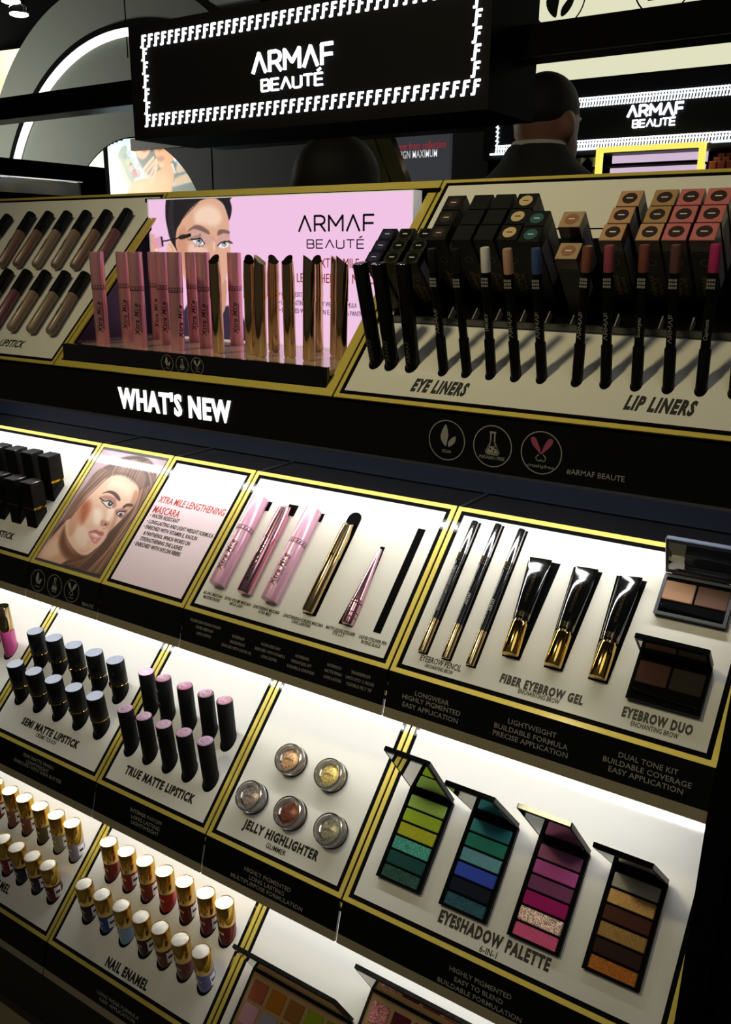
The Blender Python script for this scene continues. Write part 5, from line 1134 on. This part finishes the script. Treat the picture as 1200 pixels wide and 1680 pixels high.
for i, (u, s, le, dx, c, nm, wd) in enumerate(pens):
    kd = 'eyeliner' if i < 5 else 'lip liner'
    t = thing(kd.replace(' ', '_')+'_pencil', f"upright black {kd} pencil with {nm} tip" + ('' if c else f', {ORD[i]} of the two darkest ones'), kd, on_tray('t', u, s, 0), pen_rot(le, dx), kd+' pencils')
    obj('end_cap', MB().lathe([(0.0053, -0.010), (0.0054, 0.036), (0.0050, 0.037)], 16), PENB, t)
    b = obj('barrel', MB().lathe([(0.0044, 0.037), (0.0044, 0.104)], 14), PENB, t)
    cc = c or (14, 14, 15)
    obj('coloured_tip', MB().lathe([(0.0047, 0.104), (0.0048, 0.108), (0.0047, 0.126), (0.0041, 0.1275)], 16), mat(f'pencil_tip_{nm}', cc, 0.4, coat=0.2), t)
    mb = MB()
    for rr in range(3):
        for j in range(4): x0 = -0.0036+j*0.0019; mb.box(x0, x0+0.0013, -0.00465, -0.0040, 0.0905+rr*0.0032, 0.0926+rr*0.0032)
    obj('silver_pattern', mb, TXT_G, b)
    if wd:
        o = obj('lettering', (logo_mb('ARMAF', 0.026, 0.0042, 0.14, depth=0.0002) if wd == 'ARMAF' else text_mesh(wd, 0.018, 0.0034, bold=0.01, depth=0.0002)), TXT_G, b); o.matrix_local = Matrix.Translation((0, -0.0045, 0.055)) @ Matrix.Rotation(math.radians(90), 4, 'X') @ Matrix.Rotation(math.radians(90), 4, 'Z')
    socket('eyel', u, s, 0.0055)
# carton bin on the liner tray
te = TRAYS['eyel']; xe = te['xc']
obj('carton_recess', MB().box(-0.548-xe, -0.135-xe, 0.1120, 0.2400, 0.0004, 0.0010), BLACKM, te)
obj('recess_line', MB().box(-0.548-xe, -0.135-xe, 0.2535, 0.2556, 0.0004, 0.0009), BLACKM, te)
obj('acrylic_wall', MB().box(-0.548-xe, -0.135-xe, 0.1098, 0.1112, 0.0006, 0.0110), mat('smoked_acrylic', (40, 40, 42), 0.1, coat=0.5), te)
for X in (-0.470, -0.441, -0.4137, -0.3857, -0.358, -0.331, -0.286, -0.243, -0.214): obj('acrylic_divider', MB().box(X-0.0006-xe, X+0.0006-xe, 0.1112, 0.128, 0.0010, 0.0100), mat('pale_acrylic', (150, 146, 130), 0.2), te)
CART = mat('carton_black', (14, 15, 16), 0.45, spec=0.35)
CARTW = mat('carton_info', (120, 118, 128), 0.6)
BURG = mat('carton_burgundy', (74, 36, 40), 0.35, coat=0.2)
def carton(label, u, s, H, w, d, top, sticker, group, words, burg=False, word_top=None):
    t = thing('carton', label, 'carton', on_tray('t', u, s, 0.0011), (R45, 0, 0), group)
    b = obj('box_body', MB().box(-w/2, w/2, -d/2, d/2, 0, H-(0.017 if burg else 0.0004)), CART, t)
    if burg:
        bb = obj('foil_band', MB().box(-w/2, w/2, -d/2, d/2, H-0.017, H-0.0004), BURG, t); obj('foil_pattern', MB().box(-w/2*0.9, w/2*0.9, -d/2-0.0002, -d/2, H-0.0165, H-0.0135), TXT_K, bb)
    tp_ = obj('top_flap', MB().bbox(-w/2, w/2, -d/2, d/2, H-0.0004, H+0.0004, 0.0005), top, t)
    if sticker is not None:
        sd = obj('shade_sticker', MB().lathe([(0.0070, H+0.0004), (0.0069, H+0.0006)], 26), sticker, tp_)
        obj('sticker_print', MB().box(-0.0030, 0.0030, -0.0006, 0.0006, H+0.0006, H+0.0007), WLAB if word_top is None else word_top, sd)
    if words:
        for wd, ww, hh, ox in (('ARMAF', 0.028, 0.0055, -0.0012), ('BEAUTQ', 0.022, 0.0034, 0.0048)):
            o = obj('logo_lettering', logo_mb(wd, ww, hh, 0.13, depth=0.0002), mat('dull_gold_print', (150, 124, 66), 0.4, metal=0.4), b); o.matrix_local = Matrix.Translation((ox, -d/2-0.0001, H*0.40)) @ Matrix.Rotation(math.radians(90), 4, 'X') @ Matrix.Rotation(math.radians(90), 4, 'Z')
        o = obj('printed_ring', ring_mb(0.0042, 0.0005, 24), mat('dull_gold_print', (150, 124, 66), 0.4, metal=0.4), b); o.matrix_local = Matrix.Translation((0.001, -d/2-0.0001, H*0.72)) @ Matrix.Rotation(math.radians(90), 4, 'X')
    obj('info_panel', MB().box(w/2, w/2+0.0002, -d*0.36, d*0.36, H*0.35, H*0.88), CARTW, b)
    return t
DKS = mat('sticker_black', (12, 12, 13), 0.3); BLS = mat('sticker_navy', (40, 38, 84), 0.4); BGS = mat('sticker_beige', (206, 178, 130), 0.5); TLS = mat('sticker_teal', (36, 88, 98), 0.5); BRS = mat('sticker_umber', (48, 26, 26), 0.5); NDS = mat('sticker_terracotta', (156, 104, 78), 0.5)
OLV = mat('carton_olive', (34, 36, 30), 0.4)
rn = ['front', 'middle', 'back']
for c, (u, st, nm) in enumerate(((-0.5360, BLS, 'navy sticker'), (-0.5130, DKS, 'olive black sticker'), (-0.4880, DKS, 'plain black sticker'))):
    for r in range(3):
        carton(f'small black eyeliner carton with {nm}, {rn[r]} of its column', u-0.0113+0.0008*r, 0.1350+0.0171*r, 0.075, 0.0185, 0.0166, CART if c == 0 else OLV, st, 'small liquid eyeliner cartons', r == 0)
for c, (u, st, nm) in enumerate(((-0.4470, BRS, 'dark brown sticker'), (-0.4178, None, 'no sticker, right of the brown ones'), (-0.3930, None, 'no sticker, left of the beige ones'), (-0.3678, BGS, 'beige round sticker'))):
    for r in range(3):
        carton(f'black eyeliner carton with {nm}, {rn[r]} of its column', u-0.0188+(0.0010*r if c else 0), 0.1497+0.0217*r, 0.095, 0.0215, 0.0205, CART, st, 'eyeliner cartons', r == 0, word_top=TXT_K if st is BGS else None)
for r in range(2): carton(f'black eyeliner carton with teal round sticker, {rn[r]} of its column', -0.3633-0.001*r, 0.1467+0.0215*r, 0.095, 0.0215, 0.0205, CART, TLS, 'eyeliner cartons', False)
KRAFT = mat('carton_beige_top', (176, 148, 116), 0.45, coat=0.1)
for r in range(2): carton(f'lip liner carton with beige top and terracotta sticker, {rn[r]} one', -0.3236-0.0047*r, 0.1355+0.0310*r, 0.085+0.010*r, 0.0215, 0.0205, KRAFT, NDS, 'lip liner cartons', False, burg=True)
FOIL1 = mat('rose_gold_foil', (222, 172, 132), 0.35, metal=0.35); FOIL2 = mat('pink_foil', (226, 132, 132), 0.35, metal=0.35); FOIL3 = mat('bronze_foil', (196, 160, 112), 0.35, metal=0.35)
for c, (u, tops, nm) in enumerate(((-0.2645, (FOIL1, FOIL1, FOIL1), 'rose gold top, leftmost column'), (-0.2306, (FOIL1, FOIL3, FOIL3), 'bronze gold top, second column'), (-0.2072, (FOIL2, FOIL2, FOIL2), 'bright pink foil top, third column'), (-0.1832, (FOIL2, FOIL2, FOIL2), 'pink foil top, rightmost column'))):
    for r in range(3):
        carton(f'lip liner carton with {nm}, {rn[r]} row', u-0.0188+(0.0017*r if c == 0 else 0.0008*r), 0.1492+0.0217*r, 0.095, 0.0212, 0.0205, tops[r], BRS, 'lip liner cartons', r == 0, burg=True)
# ------------------------------------------------------------------ header sign and beams
YS_ = 1.13
sg = thing('header_sign', 'black header sign with lit logo and lit F border', 'sign', (-0.8895, YS_, 0.1785))
hw = 0.3287
obj('sign_box', MB().box(-hw, hw, 0, 0.147, 0, 0.172), mat('sign_black', (9, 9, 12), 0.7, spec=0.15), sg)
FMB = MB(); stroke(FMB, [(-0.0052, -0.0080), (-0.0012, -0.0080), (-0.0012, 0.0080), (0.0060, 0.0080)], 0.0030, 0, 0.0025); stroke(FMB, [(-0.0012, 0.0016), (0.0048, 0.0016)], 0.0028, 0, 0.0025)
FMB.v = [(p[0]+p[1]*0.10, p[1], p[2]) for p in FMB.v]; FME = FMB.mesh('border_letter')
RX = Matrix.Rotation(math.radians(90), 4, 'X')
SM = lambda xy, zy: Matrix.Translation((xy*YS_+0.8895, -0.0002, zy*YS_-0.1785)) @ RX
def fglyph(xy, zy):
    o = obj('border_letter', FME, SIGNW, sg); o.matrix_local = SM(xy, zy)
NF = 41
for i in range(NF):
    xy = -1.0478+(1.0478-0.5125)*i/(NF-1); fglyph(xy, 0.2873); fglyph(xy, 0.1824)
for k in range(5): fglyph(-1.0472, 0.2702-0.0177*k); fglyph(-0.5135, 0.2722-0.0178*k)
o = obj('logo_lettering', logo_mb('ARMAF', 0.1515, 0.0312, 0.15, depth=0.003), SIGNW, sg); o.matrix_local = SM(-0.7790, 0.2381)
o = obj('logo_lettering', logo_mb('BEAUTQ', 0.1155, 0.0178, 0.145, depth=0.003, gap=0.2), SIGNW, sg); o.matrix_local = SM(-0.7795, 0.2107)
bm = thing('header_beam', 'black horizontal beam carrying the header sign', 'beam', (-0.89, 1.20, 0.25))
for xa, xb in ((-1.4, -0.3289), (0.3289, 1.6)):
    obj('rail', MB().box(xa, xb, 0, 0.05, 0, 0.0385), BLACKM, bm); obj('rail_lining', MB().box(xa, xb, 0.002, 0.048, -0.0015, 0.0), mat('brushed_steel', (150, 150, 152), 0.35, metal=1), bm)
for xa in (-1.4, 1.55): obj('post', MB().box(xa, xa+0.05, 0, 0.05, FZ-0.25, 0.0), BLACKM, bm)

# ------------------------------------------------------------------ background: round arch wall with ring light and round poster
YA = 5.0
def disc_poly(cx, cz, r, a0, a1, n): return [(cx+r*math.cos(a0+(a1-a0)*i/n), cz+r*math.sin(a0+(a1-a0)*i/n)) for i in range(n+1)]
aw = thing('arch_wall', 'grey round topped partition wall with a glowing ring', 'partition', (-5.5, YA, FZ))
ARCHM = mat('grey_felt_wall', (98, 100, 94), 0.85, noise=0.06, nscale=8)
cx, cz, rr = -1.1226*YA, 0.0433*YA, 0.3352*YA
P = [(x+5.5, z-FZ) for x, z in disc_poly(cx, cz, rr, 0, math.pi, 60)]+[(cx-rr+5.5, 0), (cx+rr+5.5, 0)]
obj('wall_slab', MB().prism(P, 0.0, 0.25, 'y'), ARCHM, aw)
c2x, c2z, r2 = -1.0841*YA, -0.0115*YA, 0.3147*YA
def ringmb(r0, r1, y0, y1, a0=-0.15*math.pi, a1=1.15*math.pi, n=90, c=(c2x, c2z)):
    mb = MB(); A = [a0+(a1-a0)*i/n for i in range(n+1)]; vs = []
    for a in A:
        for r, y in ((r0, y0), (r1, y0), (r1, y1), (r0, y1)): vs.append((c[0]+r*math.cos(a)+5.5, y, c[1]+r*math.sin(a)-FZ))
    fs = [(4*i+k, 4*i+(k+1) % 4, 4*i+4+(k+1) % 4, 4*i+4+k) for i in range(n) for k in range(4)]+[(0, 1, 2, 3), (4*n+3, 4*n+2, 4*n+1, 4*n)]
    return mb.add(vs, fs)
obj('ring_light', ringmb(r2-0.028, r2+0.022, -0.035, 0.0), mat('ring_glow', (255, 255, 255), 0.5, emit=(240, 246, 236), estr=1.15), aw)
obj('ring_channel', ringmb(r2+0.022, r2+0.060, -0.045, 0.0), BLACKM, aw)
obj('wall_seam', MB().box(0.085, 0.092, -0.003, 0, 2.75, 3.2), BLACKM, aw)
rp = thing('round_poster', 'round lit poster of two women with a makeup palette', 'poster', (-1.0727*YA, YA-0.06, 0.0032*YA))
R3 = 0.1556*YA
obj('poster_case', MB().lathe([(R3+0.012, 0.0), (R3+0.012, 0.055)], 64, axis='y'), BLACKM, rp)
GX = np.linspace(-1, 1, 170)*R3; GZ = np.linspace(-1, 1, 170)*R3; ccx, ccz = -1.0727*YA, 0.0032*YA
cme = print_mesh('print', ART_CIRCLE, GX+ccx, GZ+ccz, 1e-3, 0.0009, lambda a, b: (a-ccx, -0.003, b-ccz), keep=lambda a, b: (a-ccx)**2+(b-ccz)**2 < R3*R3 and (a-ccx) > -0.262)
obj('backlit_print', cme, mat('round_backlit_print', (230, 190, 150), 0.4, attr='print', estr=0.95), rp)
n = 30; a0 = math.acos(-0.315/R3)
obj('cream_panel', MB().prism([(R3*math.cos(a0+(2*math.pi-2*a0)*i/n), R3*math.sin(a0+(2*math.pi-2*a0)*i/n)) for i in range(n+1)], -0.004, -0.001, 'y'), mat('cream_glow', (236, 238, 206), 0.5, emit=(236, 238, 204), estr=0.85), rp)
# dark slab painted in for the shaded wall right of the round poster
dp = thing('shaded_wall', 'dark slab painted as the shaded wall right of the round poster', 'partition', (-4.0, 4.90, FZ))
hole = [(ccx+R3*1.0*math.cos(a), ccz+R3*math.sin(a)) for a in np.linspace(math.pi*0.455, -math.pi*0.5, 40)]
P = [(hole[0][0], 1.15)]+hole+[(hole[-1][0], FZ), (-3.0, FZ), (-3.0, 1.15)]
obj('slab', MB().prism([(x+4.0, z-FZ) for x, z in P][::-1], 0.0, 0.035, 'y'), mat('shaded_wall_grey', (52, 53, 58), 0.75), dp)
obj('seam', MB().box(-0.926*4.9+4.0, -0.926*4.9+4.006, -0.003, 0.0, 0.2, 2.5), BLACKM, dp)
obj('top_trim', MB().box(-5.3+4, -3.0+4, -0.03, 0.0, 0.70+1.4, 0.78+1.4), mat('trim_grey', (66, 62, 60), 0.6), dp)
# grey text panel, gold pillar, dark side wall
tx = thing('text_panel', 'grey wall panel with a red and a white line of text', 'wall panel', (-2.35, 4.05, FZ))
obj('panel', MB().box(-0.225, 0.144, 0, 0.03, 1.3, 1.4+0.139*4.05), mat('panel_grey', (96, 98, 106), 0.7, emit=(96, 98, 106), estr=0.25), tx)
obj('panel_stand', MB().box(-0.225, 0.144, 0.005, 0.028, 0.0, 1.3), BLACKM, tx)
TM = lambda xy, zy: Matrix.Translation((xy*4.05+2.35, -0.0005, zy*4.05+1.4)) @ RX
text_obj('all over from collection', 0.317, 0.034, mat('red_glow_print', (206, 60, 70), 0.5, emit=(206, 50, 62), estr=0.5), tx, TM(-0.5886, 0.1242)); text_obj('DESIGN MAXIMUM', 0.255, 0.034, mat('white_glow_print', (225, 225, 228), 0.5, emit=(225, 225, 228), estr=0.6), tx, TM(-0.5925, 0.1146), bold=0.01)
gp = thing('gold_pillar', 'slanting brass coloured pillar beside the text panel', 'pillar', (-2.5, 3.9, FZ))
for x0, x1 in ((-0.6745, -0.658), (-0.6555, -0.634)):
    w_ = lambda xy, k: xy*3.9+2.5+k
    obj('brass_face', MB().prism([(w_(x0, 0.95), 0.0), (w_(x1, 0.95), 0.0), (w_(x1, -0.02), 2.02), (w_(x0, -0.02), 2.02)], 0.0, 0.05, 'y'), mat('aged_brass', (136, 130, 84), 0.32, metal=0.85, noise=0.35, nscale=6), gp)
# ------------------------------------------------------------------ far cosmetics stand
YF = 3.2
fs_ = thing('far_stand', 'far black cosmetics stand with a lit logo sign', 'stand', (-0.6, YF, FZ))
fx = lambda xy: xy*YF+0.6
fz = lambda zy: zy*YF-FZ
obj('sign_board', MB().box(fx(-0.50), fx(0.12), 0, 0.15, fz(0.1035), fz(0.178)), mat('far_sign_black', (30, 31, 33), 0.5), fs_)
obj('stand_body', MB().box(fx(-0.50), fx(0.12), 0.12, 0.4, 0, fz(0.1035)), BLACKM, fs_)
for zy in (0.1562, 0.1135):
    mb = MB(); k = 0; xy = -0.4835
    while xy < 0.10:
        stroke(mb, [(fx(xy)-0.004, fz(zy)-0.0135), (fx(xy), fz(zy)-0.0135), (fx(xy)+0.002, fz(zy)+0.0135), (fx(xy)+0.008, fz(zy)+0.0135)], 0.0042, 0, 0.004); stroke(mb, [(fx(xy)+0.001, fz(zy)+0.003), (fx(xy)+0.0065, fz(zy)+0.003)], 0.004, 0, 0.004); xy += 0.0032
    mb.v = [(p[0], -p[2], p[1]) for p in mb.v]; obj('border_letters', mb, SIGNW, fs_, kind='stuff')
mb = MB()
for k in range(8):
    z = fz(0.1185)+k*0.0155; stroke(mb, [(fx(-0.4825)-0.006, z), (fx(-0.4825), z), (fx(-0.4825)+0.002, z+0.012), (fx(-0.4825)+0.007, z+0.012)], 0.004, 0, 0.004)
mb.v = [(p[0], -p[2], p[1]) for p in mb.v]; obj('border_letters', mb, SIGNW, fs_, kind='stuff')
o = obj('logo_lettering', logo_mb('ARMAF', 0.0592*YF, 0.0132*YF, 0.19, depth=0.004), SIGNW, fs_); o.matrix_local = Matrix.Translation((fx(-0.3036), -0.001, fz(0.1432))) @ RX
o = obj('logo_lettering', logo_mb('BEAUTQ', 0.0453*YF, 0.0084*YF, 0.18, depth=0.004, gap=0.16), SIGNW, fs_); o.matrix_local = Matrix.Translation((fx(-0.3038), -0.001, fz(0.1311))) @ RX
YEL = mat('yellow_glow', (250, 236, 120), 0.5, emit=(252, 238, 104), estr=1.0)
for a, b, c, d in ((-0.3605, -0.2480, 0.1045, 0.1090), (-0.3605, -0.3555, 0.070, 0.1045), (-0.2532, -0.2480, 0.070, 0.1045)): obj('lit_frame', MB().box(fx(a), fx(b), -0.03, 0.0, fz(c), fz(d)), YEL, fs_)
obj('lilac_light_panel', MB().box(fx(-0.3555), fx(-0.2532), 0.095, 0.10, fz(0.093), fz(0.1045)), mat('lilac_glow', (222, 196, 224), 0.5, emit=(222, 196, 224), estr=0.85), fs_)
obj('lilac_light_panel', MB().box(fx(-0.3555), fx(-0.2532), 0.08, 0.085, fz(0.070), fz(0.0905)), mat('lilac_glow', (222, 196, 224), 0.5), fs_)
obj('niche_shelf', MB().box(fx(-0.3555), fx(-0.2532), 0.0, 0.119, fz(0.0905), fz(0.093)), BLACKM, fs_)
for a, b in ((-0.49, -0.3627), (-0.2432, 0.1)):
    obj('led_bar', MB().box(fx(a), fx(b), -0.01, 0.0, fz(0.1080), fz(0.1102)), mat('far_led', (255, 255, 255), 0.5, emit=(240, 246, 255), estr=1.2), fs_)
    obj('shelf_board', MB().box(fx(a), fx(b), -0.02, 0.119, fz(0.080), fz(0.0825)), BLACKM, fs_)
fb = None
for i, xy in enumerate((-0.4007, -0.3866, -0.3716)):
    lab = f'pale bottle on the far stand beside the yellow frame, {ORD[2-i]} from the frame'
    t = thing('far_bottle', lab, 'bottle', (xy*YF, YF+0.05, 0.0827*YF), group='bottles on the far stand')
    obj('bottle', MB().lathe([(0.012, 0), (0.012, 0.022), (0.005, 0.030)], 12), BLACKG, t); obj('stopper', MB().lathe([(0.006, 0.030), (0.006, 0.042), (0.020, 0.058), (0.020, 0.060)], 12), mat('pale_stopper', (190, 196, 210), 0.3, metal=0.4), t)
for r in range(3):
    for i in range(7):
        t = thing('far_carton', f'small pink carton on the far stand, {rn[r]} row, {ORD[i]} from the yellow frame', 'carton', ((-0.2412+0.0085*i+0.0017*r)*YF, YF+0.02+0.03*r, 0.0827*YF), group='pink cartons on the far stand')
        obj('box_body', MB().box(-0.011, 0.011, -0.011, 0.011, 0, 0.024+0.014*r), mat('far_pink', (176, 84, 86), 0.4), t); obj('top_flap', MB().box(-0.011, 0.011, -0.0112, 0.011, 0.024+0.014*r, 0.027+0.014*r), mat('far_pink_top', (214, 130, 126), 0.4), t)
# cream light box above the far stand
YB = 3.7
cb = thing('cream_light_box', 'large cream light box with printed certification circles', 'light box', (-0.7, YB, 0.176*YB))
bx_ = lambda xy: xy*YB+0.7
bz_ = lambda zy: (zy-0.176)*YB
CRM = mat('cream_lightbox', (238, 238, 206), 0.5, emit=(240, 240, 206), estr=0.82)
obj('box_case', MB().box(bx_(-0.56), bx_(0.12), 0.01, 0.2, bz_(0.176), bz_(0.36)), BLACKM, cb)
obj('lit_face', MB().box(bx_(-0.55), bx_(0.11), 0.0, 0.01, bz_(0.1805), bz_(0.35)), CRM, cb)
obj('case_stand', MB().box(bx_(-0.5), bx_(0.1), 0.05, 0.15, -0.176*YB+FZ, 0.0), BLACKM, cb)
DOL = mat('dark_olive_print', (52, 54, 44), 0.6)
for k, (xy, zy) in enumerate(((-0.4172, 0.2612), (-0.3065, 0.2612), (-0.196, 0.2612))):
    h = obj('certification_ring', ring_mb(0.030*YB, 0.0016*YB, 48), DOL, cb); h.matrix_local = Matrix.Translation((bx_(xy), -0.001, bz_(zy))) @ RX
    for pts in ([[(-0.1, -0.62), (-0.42, -0.30), (-0.45, 0.1), (-0.05, 0.72), (0.02, 0.1), (-0.02, -0.3)], [(0.12, -0.6), (0.14, -0.3), (0.56, 0.1), (0.55, -0.2), (0.35, -0.5)]] if k == 0 else [[(-0.5, -0.5), (0, 0.6), (0.5, -0.5)]]):
        q_ = catmull(np.array(pts)*0.030*YB, True, 3 if k == 0 else 1); obj('emblem', MB().prism([tuple(p) for p in q_], 0, 0.001, 'z'), DOL, h)
# small downlights in the far soffit
sf = thing('soffit', 'dark soffit over the aisle behind the display', 'soffit', (-2.2, 3.0, 0.143*3.35))
obj('soffit_board', MB().box(-1.0, 0.55, 0.30, 0.55, 0.0, 0.04), mat('soffit_black', (20, 19, 19), 0.6), sf); obj('soffit_hanger', MB().box(-0.62, -0.56, 0.40, 0.46, 0.04, 3.6-0.143*3.35), BLACKM, sf); obj('soffit_hanger', MB().box(0.28, 0.34, 0.40, 0.46, 0.04, 3.6-0.143*3.35), BLACKM, sf)
for xy in (-0.5856, -0.5054): obj('downlight', MB().lathe([(0.030, -0.004), (0.030, 0.0)], 20, (xy*3.35+2.2, 0.36)), mat('downlight_glow', (255, 252, 240), 0.5, emit=(255, 252, 240), estr=6), sf)
# frame of a neighbouring counter at the left edge
lf = thing('counter_frame', 'black open frame of a neighbouring counter at the left edge', 'frame', (-2.6, 1.9, FZ))
k_ = 2.6
obj('top_rail', MB().box(-0.03, 0.0, -0.6, 0.363, 0.225+1.4, 0.277+1.4), BLACKM, lf); obj('end_post', MB().box(-0.03, 0.0, 0.265, 0.363, 0.0, 0.225+1.4), BLACKM, lf)
obj('rail_lining', MB().box(-0.028, -0.002, -0.6, 0.265, 0.221+1.4, 0.225+1.4), CHROME, lf)
obj('glass_pane', MB().box(-0.018, -0.012, -0.6, 0.262, 0.175+1.4, 0.2205+1.4), mat('grey_glass', (150, 152, 150), 0.15, coat=0.4), lf)
obj('lower_rail', MB().box(-0.03, 0.0, -0.6, 0.265, 0.12+1.4, 0.175+1.4), BLACKM, lf); obj('front_post', MB().box(-0.03, 0.0, -0.6, -0.55, 0.0, 0.12+1.4), BLACKM, lf)

# ------------------------------------------------------------------ people
SKIN = mat('skin', (150, 104, 82), 0.55, noise=0.05); HAIRD = mat('dark_hair', (24, 19, 17), 0.7, noise=0.4, nscale=200, bump=0.4); SUIT = mat('charcoal_suit', (38, 38, 36), 0.85, noise=0.15, nscale=300, bump=0.2)
def remesh(o, v, it=6):
    m = o.modifiers.new('remesh', 'REMESH'); m.mode = 'VOXEL'; m.voxel_size = v; m.use_smooth_shade = True
    s = o.modifiers.new('smooth', 'SMOOTH'); s.iterations = it; s.factor = 0.5
def ellip(mb, c, r, n=20, m=14):
    rings = [(c[0], c[1], c[2]-r[2]*math.cos(math.pi*(i+0.5)/m), r[0]*math.sin(math.pi*(i+0.5)/m), r[1]*math.sin(math.pi*(i+0.5)/m)) for i in range(m)]; mb.loft(rings, n)
def person(label, loc, rz, H, dress, hairstyle, hd=0.0, ju=0.0):   # hd lowers the bowed head, ju raises the shoulders
    p = thing('person', label, 'person', loc, (0, 0, rz)); k = H/1.85
    S = Matrix.Scale(k, 4)
    b = MB()
    # head and neck, facing +y (away from the display)
    ellip(b, (0, 0.005, 1.735), (0.076, 0.098, 0.112)); ellip(b, (0, 0.035, 1.675), (0.062, 0.072, 0.075)); ellip(b, (0, 0.103, 1.715), (0.014, 0.022, 0.028)); ellip(b, (0, 0.080, 1.628), (0.030, 0.026, 0.022))
    b.loft([(0, -0.005, 1.44, 0.085, 0.075), (0, -0.010, 1.50, 0.066, 0.066), (0, -0.006, 1.58, 0.060, 0.064), (0, 0.002, 1.68, 0.060, 0.070)])
    b.loft([(0, 0, 0.86, 0.15, 0.10), (0, 0, 1.10, 0.14, 0.10), (0, 0, 1.30, 0.17, 0.11), (0, 0, 1.42, 0.15, 0.09), (0, 0, 1.47, 0.07, 0.06)])
    for s in (-1, 1):
        b.tube([(s*0.165, 0, 1.40), (s*0.235, -0.01, 1.15), (s*0.245, 0.05, 0.92)], [0.055, 0.045, 0.032], 12)
        ellip(b, (s*0.243, 0.060, 0.87), (0.022, 0.038, 0.050))
        for f in range(4): b.tube([(s*0.243, 0.035+0.017*f, 0.845), (s*(0.243-0.004), 0.036+0.018*f, 0.80+0.004*abs(f-1.5)), (s*(0.243-0.014), 0.040+0.018*f, 0.765+0.006*abs(f-1.5))], [0.0095, 0.009, 0.007], 8)
        b.tube([(s*0.235, 0.090, 0.88), (s*0.225, 0.112, 0.84), (s*0.220, 0.115, 0.81)], [0.011, 0.0095, 0.008], 8)
        b.tube([(s*0.085, 0, 0.90), (s*0.095, 0.01, 0.48), (s*0.095, -0.01, 0.08)], [0.085, 0.058, 0.042], 14)
        ellip(b, (s*0.098, 0.055, 0.04), (0.042, 0.12, 0.04))
        ellip(b, (s*0.082, -0.004, 1.715), (0.010, 0.020, 0.034), 12, 10)
    b.v = [(x, y+(0.2*hd if z > 1.55 else 0), z-hd*min(1, max(0, (z-1.44)/0.14))) for x, y, z in b.v]
    b.xf(S); o = obj('body', b, SKIN, p); remesh(o, 0.009*k)
    f = MB()
    for s in (-1, 1): ellip(f, (s*0.030, 0.092, 1.745), (0.014, 0.010, 0.008), 12, 8)
    f.v = [(x, y+0.2*hd, z-hd) for x, y, z in f.v]; obj('eyes', f.xf(S), mat('eye_white', (226, 222, 218), 0.3), p)
    obj('mouth', MB().box(-0.024, 0.024, 0.096+0.2*hd, 0.104+0.2*hd, 1.662-hd, 1.672-hd).xf(S), mat('lip_tone', (150, 84, 78), 0.5), p)
    j = MB()
    j.loft([(0, 0, 0.80, 0.195, 0.13), (0, 0, 0.95, 0.18, 0.125), (0, 0, 1.10, 0.175, 0.12), (0, -0.005, 1.28, 0.205, 0.135), (0, -0.008, 1.39, 0.205, 0.125), (0, -0.008, 1.445, 0.165, 0.10), (0, -0.008, 1.485, 0.105, 0.085), (0, -0.012, 1.525, 0.076, 0.077)])
    for s in (-1, 1): ellip(j, (s*0.180, -0.004, 1.385), (0.066, 0.075, 0.060)); j.tube([(s*0.195, 0, 1.38), (s*0.240, -0.01, 1.15), (s*0.250, 0.045, 0.92)], [0.072, 0.060, 0.046], 14)
    j.v = [(x, y, z+ju*min(1, max(0, (z-1.0)/0.3))) for x, y, z in j.v]; o = obj('jacket', j.xf(S), dress, p); remesh(o, 0.010*k)
    tr = MB()
    for s in (-1, 1): tr.tube([(s*0.085, 0, 0.92), (s*0.097, 0.01, 0.48), (s*0.097, -0.01, 0.07)], [0.105, 0.078, 0.062], 14)
    tr.loft([(0, 0, 0.80, 0.17, 0.12), (0, 0, 0.96, 0.165, 0.12)]); o = obj('trousers', tr.xf(S), dress, p); remesh(o, 0.012*k)
    for s in (-1, 1): 
        sh = MB(); ellip(sh, (s*0.098, 0.060, 0.042), (0.050, 0.135, 0.042)); obj('shoe', sh.xf(S), BLACKG, p)
    c = MB(); c.loft([(0, -0.010, 1.512, 0.0730, 0.0740), (0, -0.008, 1.529, 0.0690, 0.0725), (0, -0.007, 1.533, 0.0655, 0.069)])
    c.v = [(x, y, z+ju) for x, y, z in c.v]; obj('shirt_collar', c.xf(S), mat('white_shirt', (210, 206, 196), 0.7), p)
    h = MB()
    if hairstyle == 'short':
        ellip(h, (0, 0.000, 1.762), (0.0785, 0.098, 0.090)); ellip(h, (0, -0.018, 1.752), (0.0755, 0.086, 0.058))
    else:
        ellip(h, (0, -0.01, 1.74), (0.118, 0.125, 0.118)); h.loft([(0, -0.035, 1.36, 0.120, 0.060), (0, -0.035, 1.48, 0.142, 0.085), (0, -0.030, 1.62, 0.138, 0.105), (0, -0.02, 1.74, 0.120, 0.110)])
    h.v = [(x, y+0.2*hd, z-hd) for x, y, z in h.v]; o = obj('hair', h.xf(S), HAIRD, p); remesh(o, 0.009*k, 4)
    return p
person('man in a dark suit seen from behind, standing past the display', (-1.020, 2.38, FZ), math.radians(-14), 1.924, SUIT, 'short', 0.066, 0.085)
person('person with full dark hair seen from behind below the sign', (-1.315, 1.86, FZ), math.radians(10), 1.665, mat('black_dress', (16, 16, 18), 0.8), 'long')
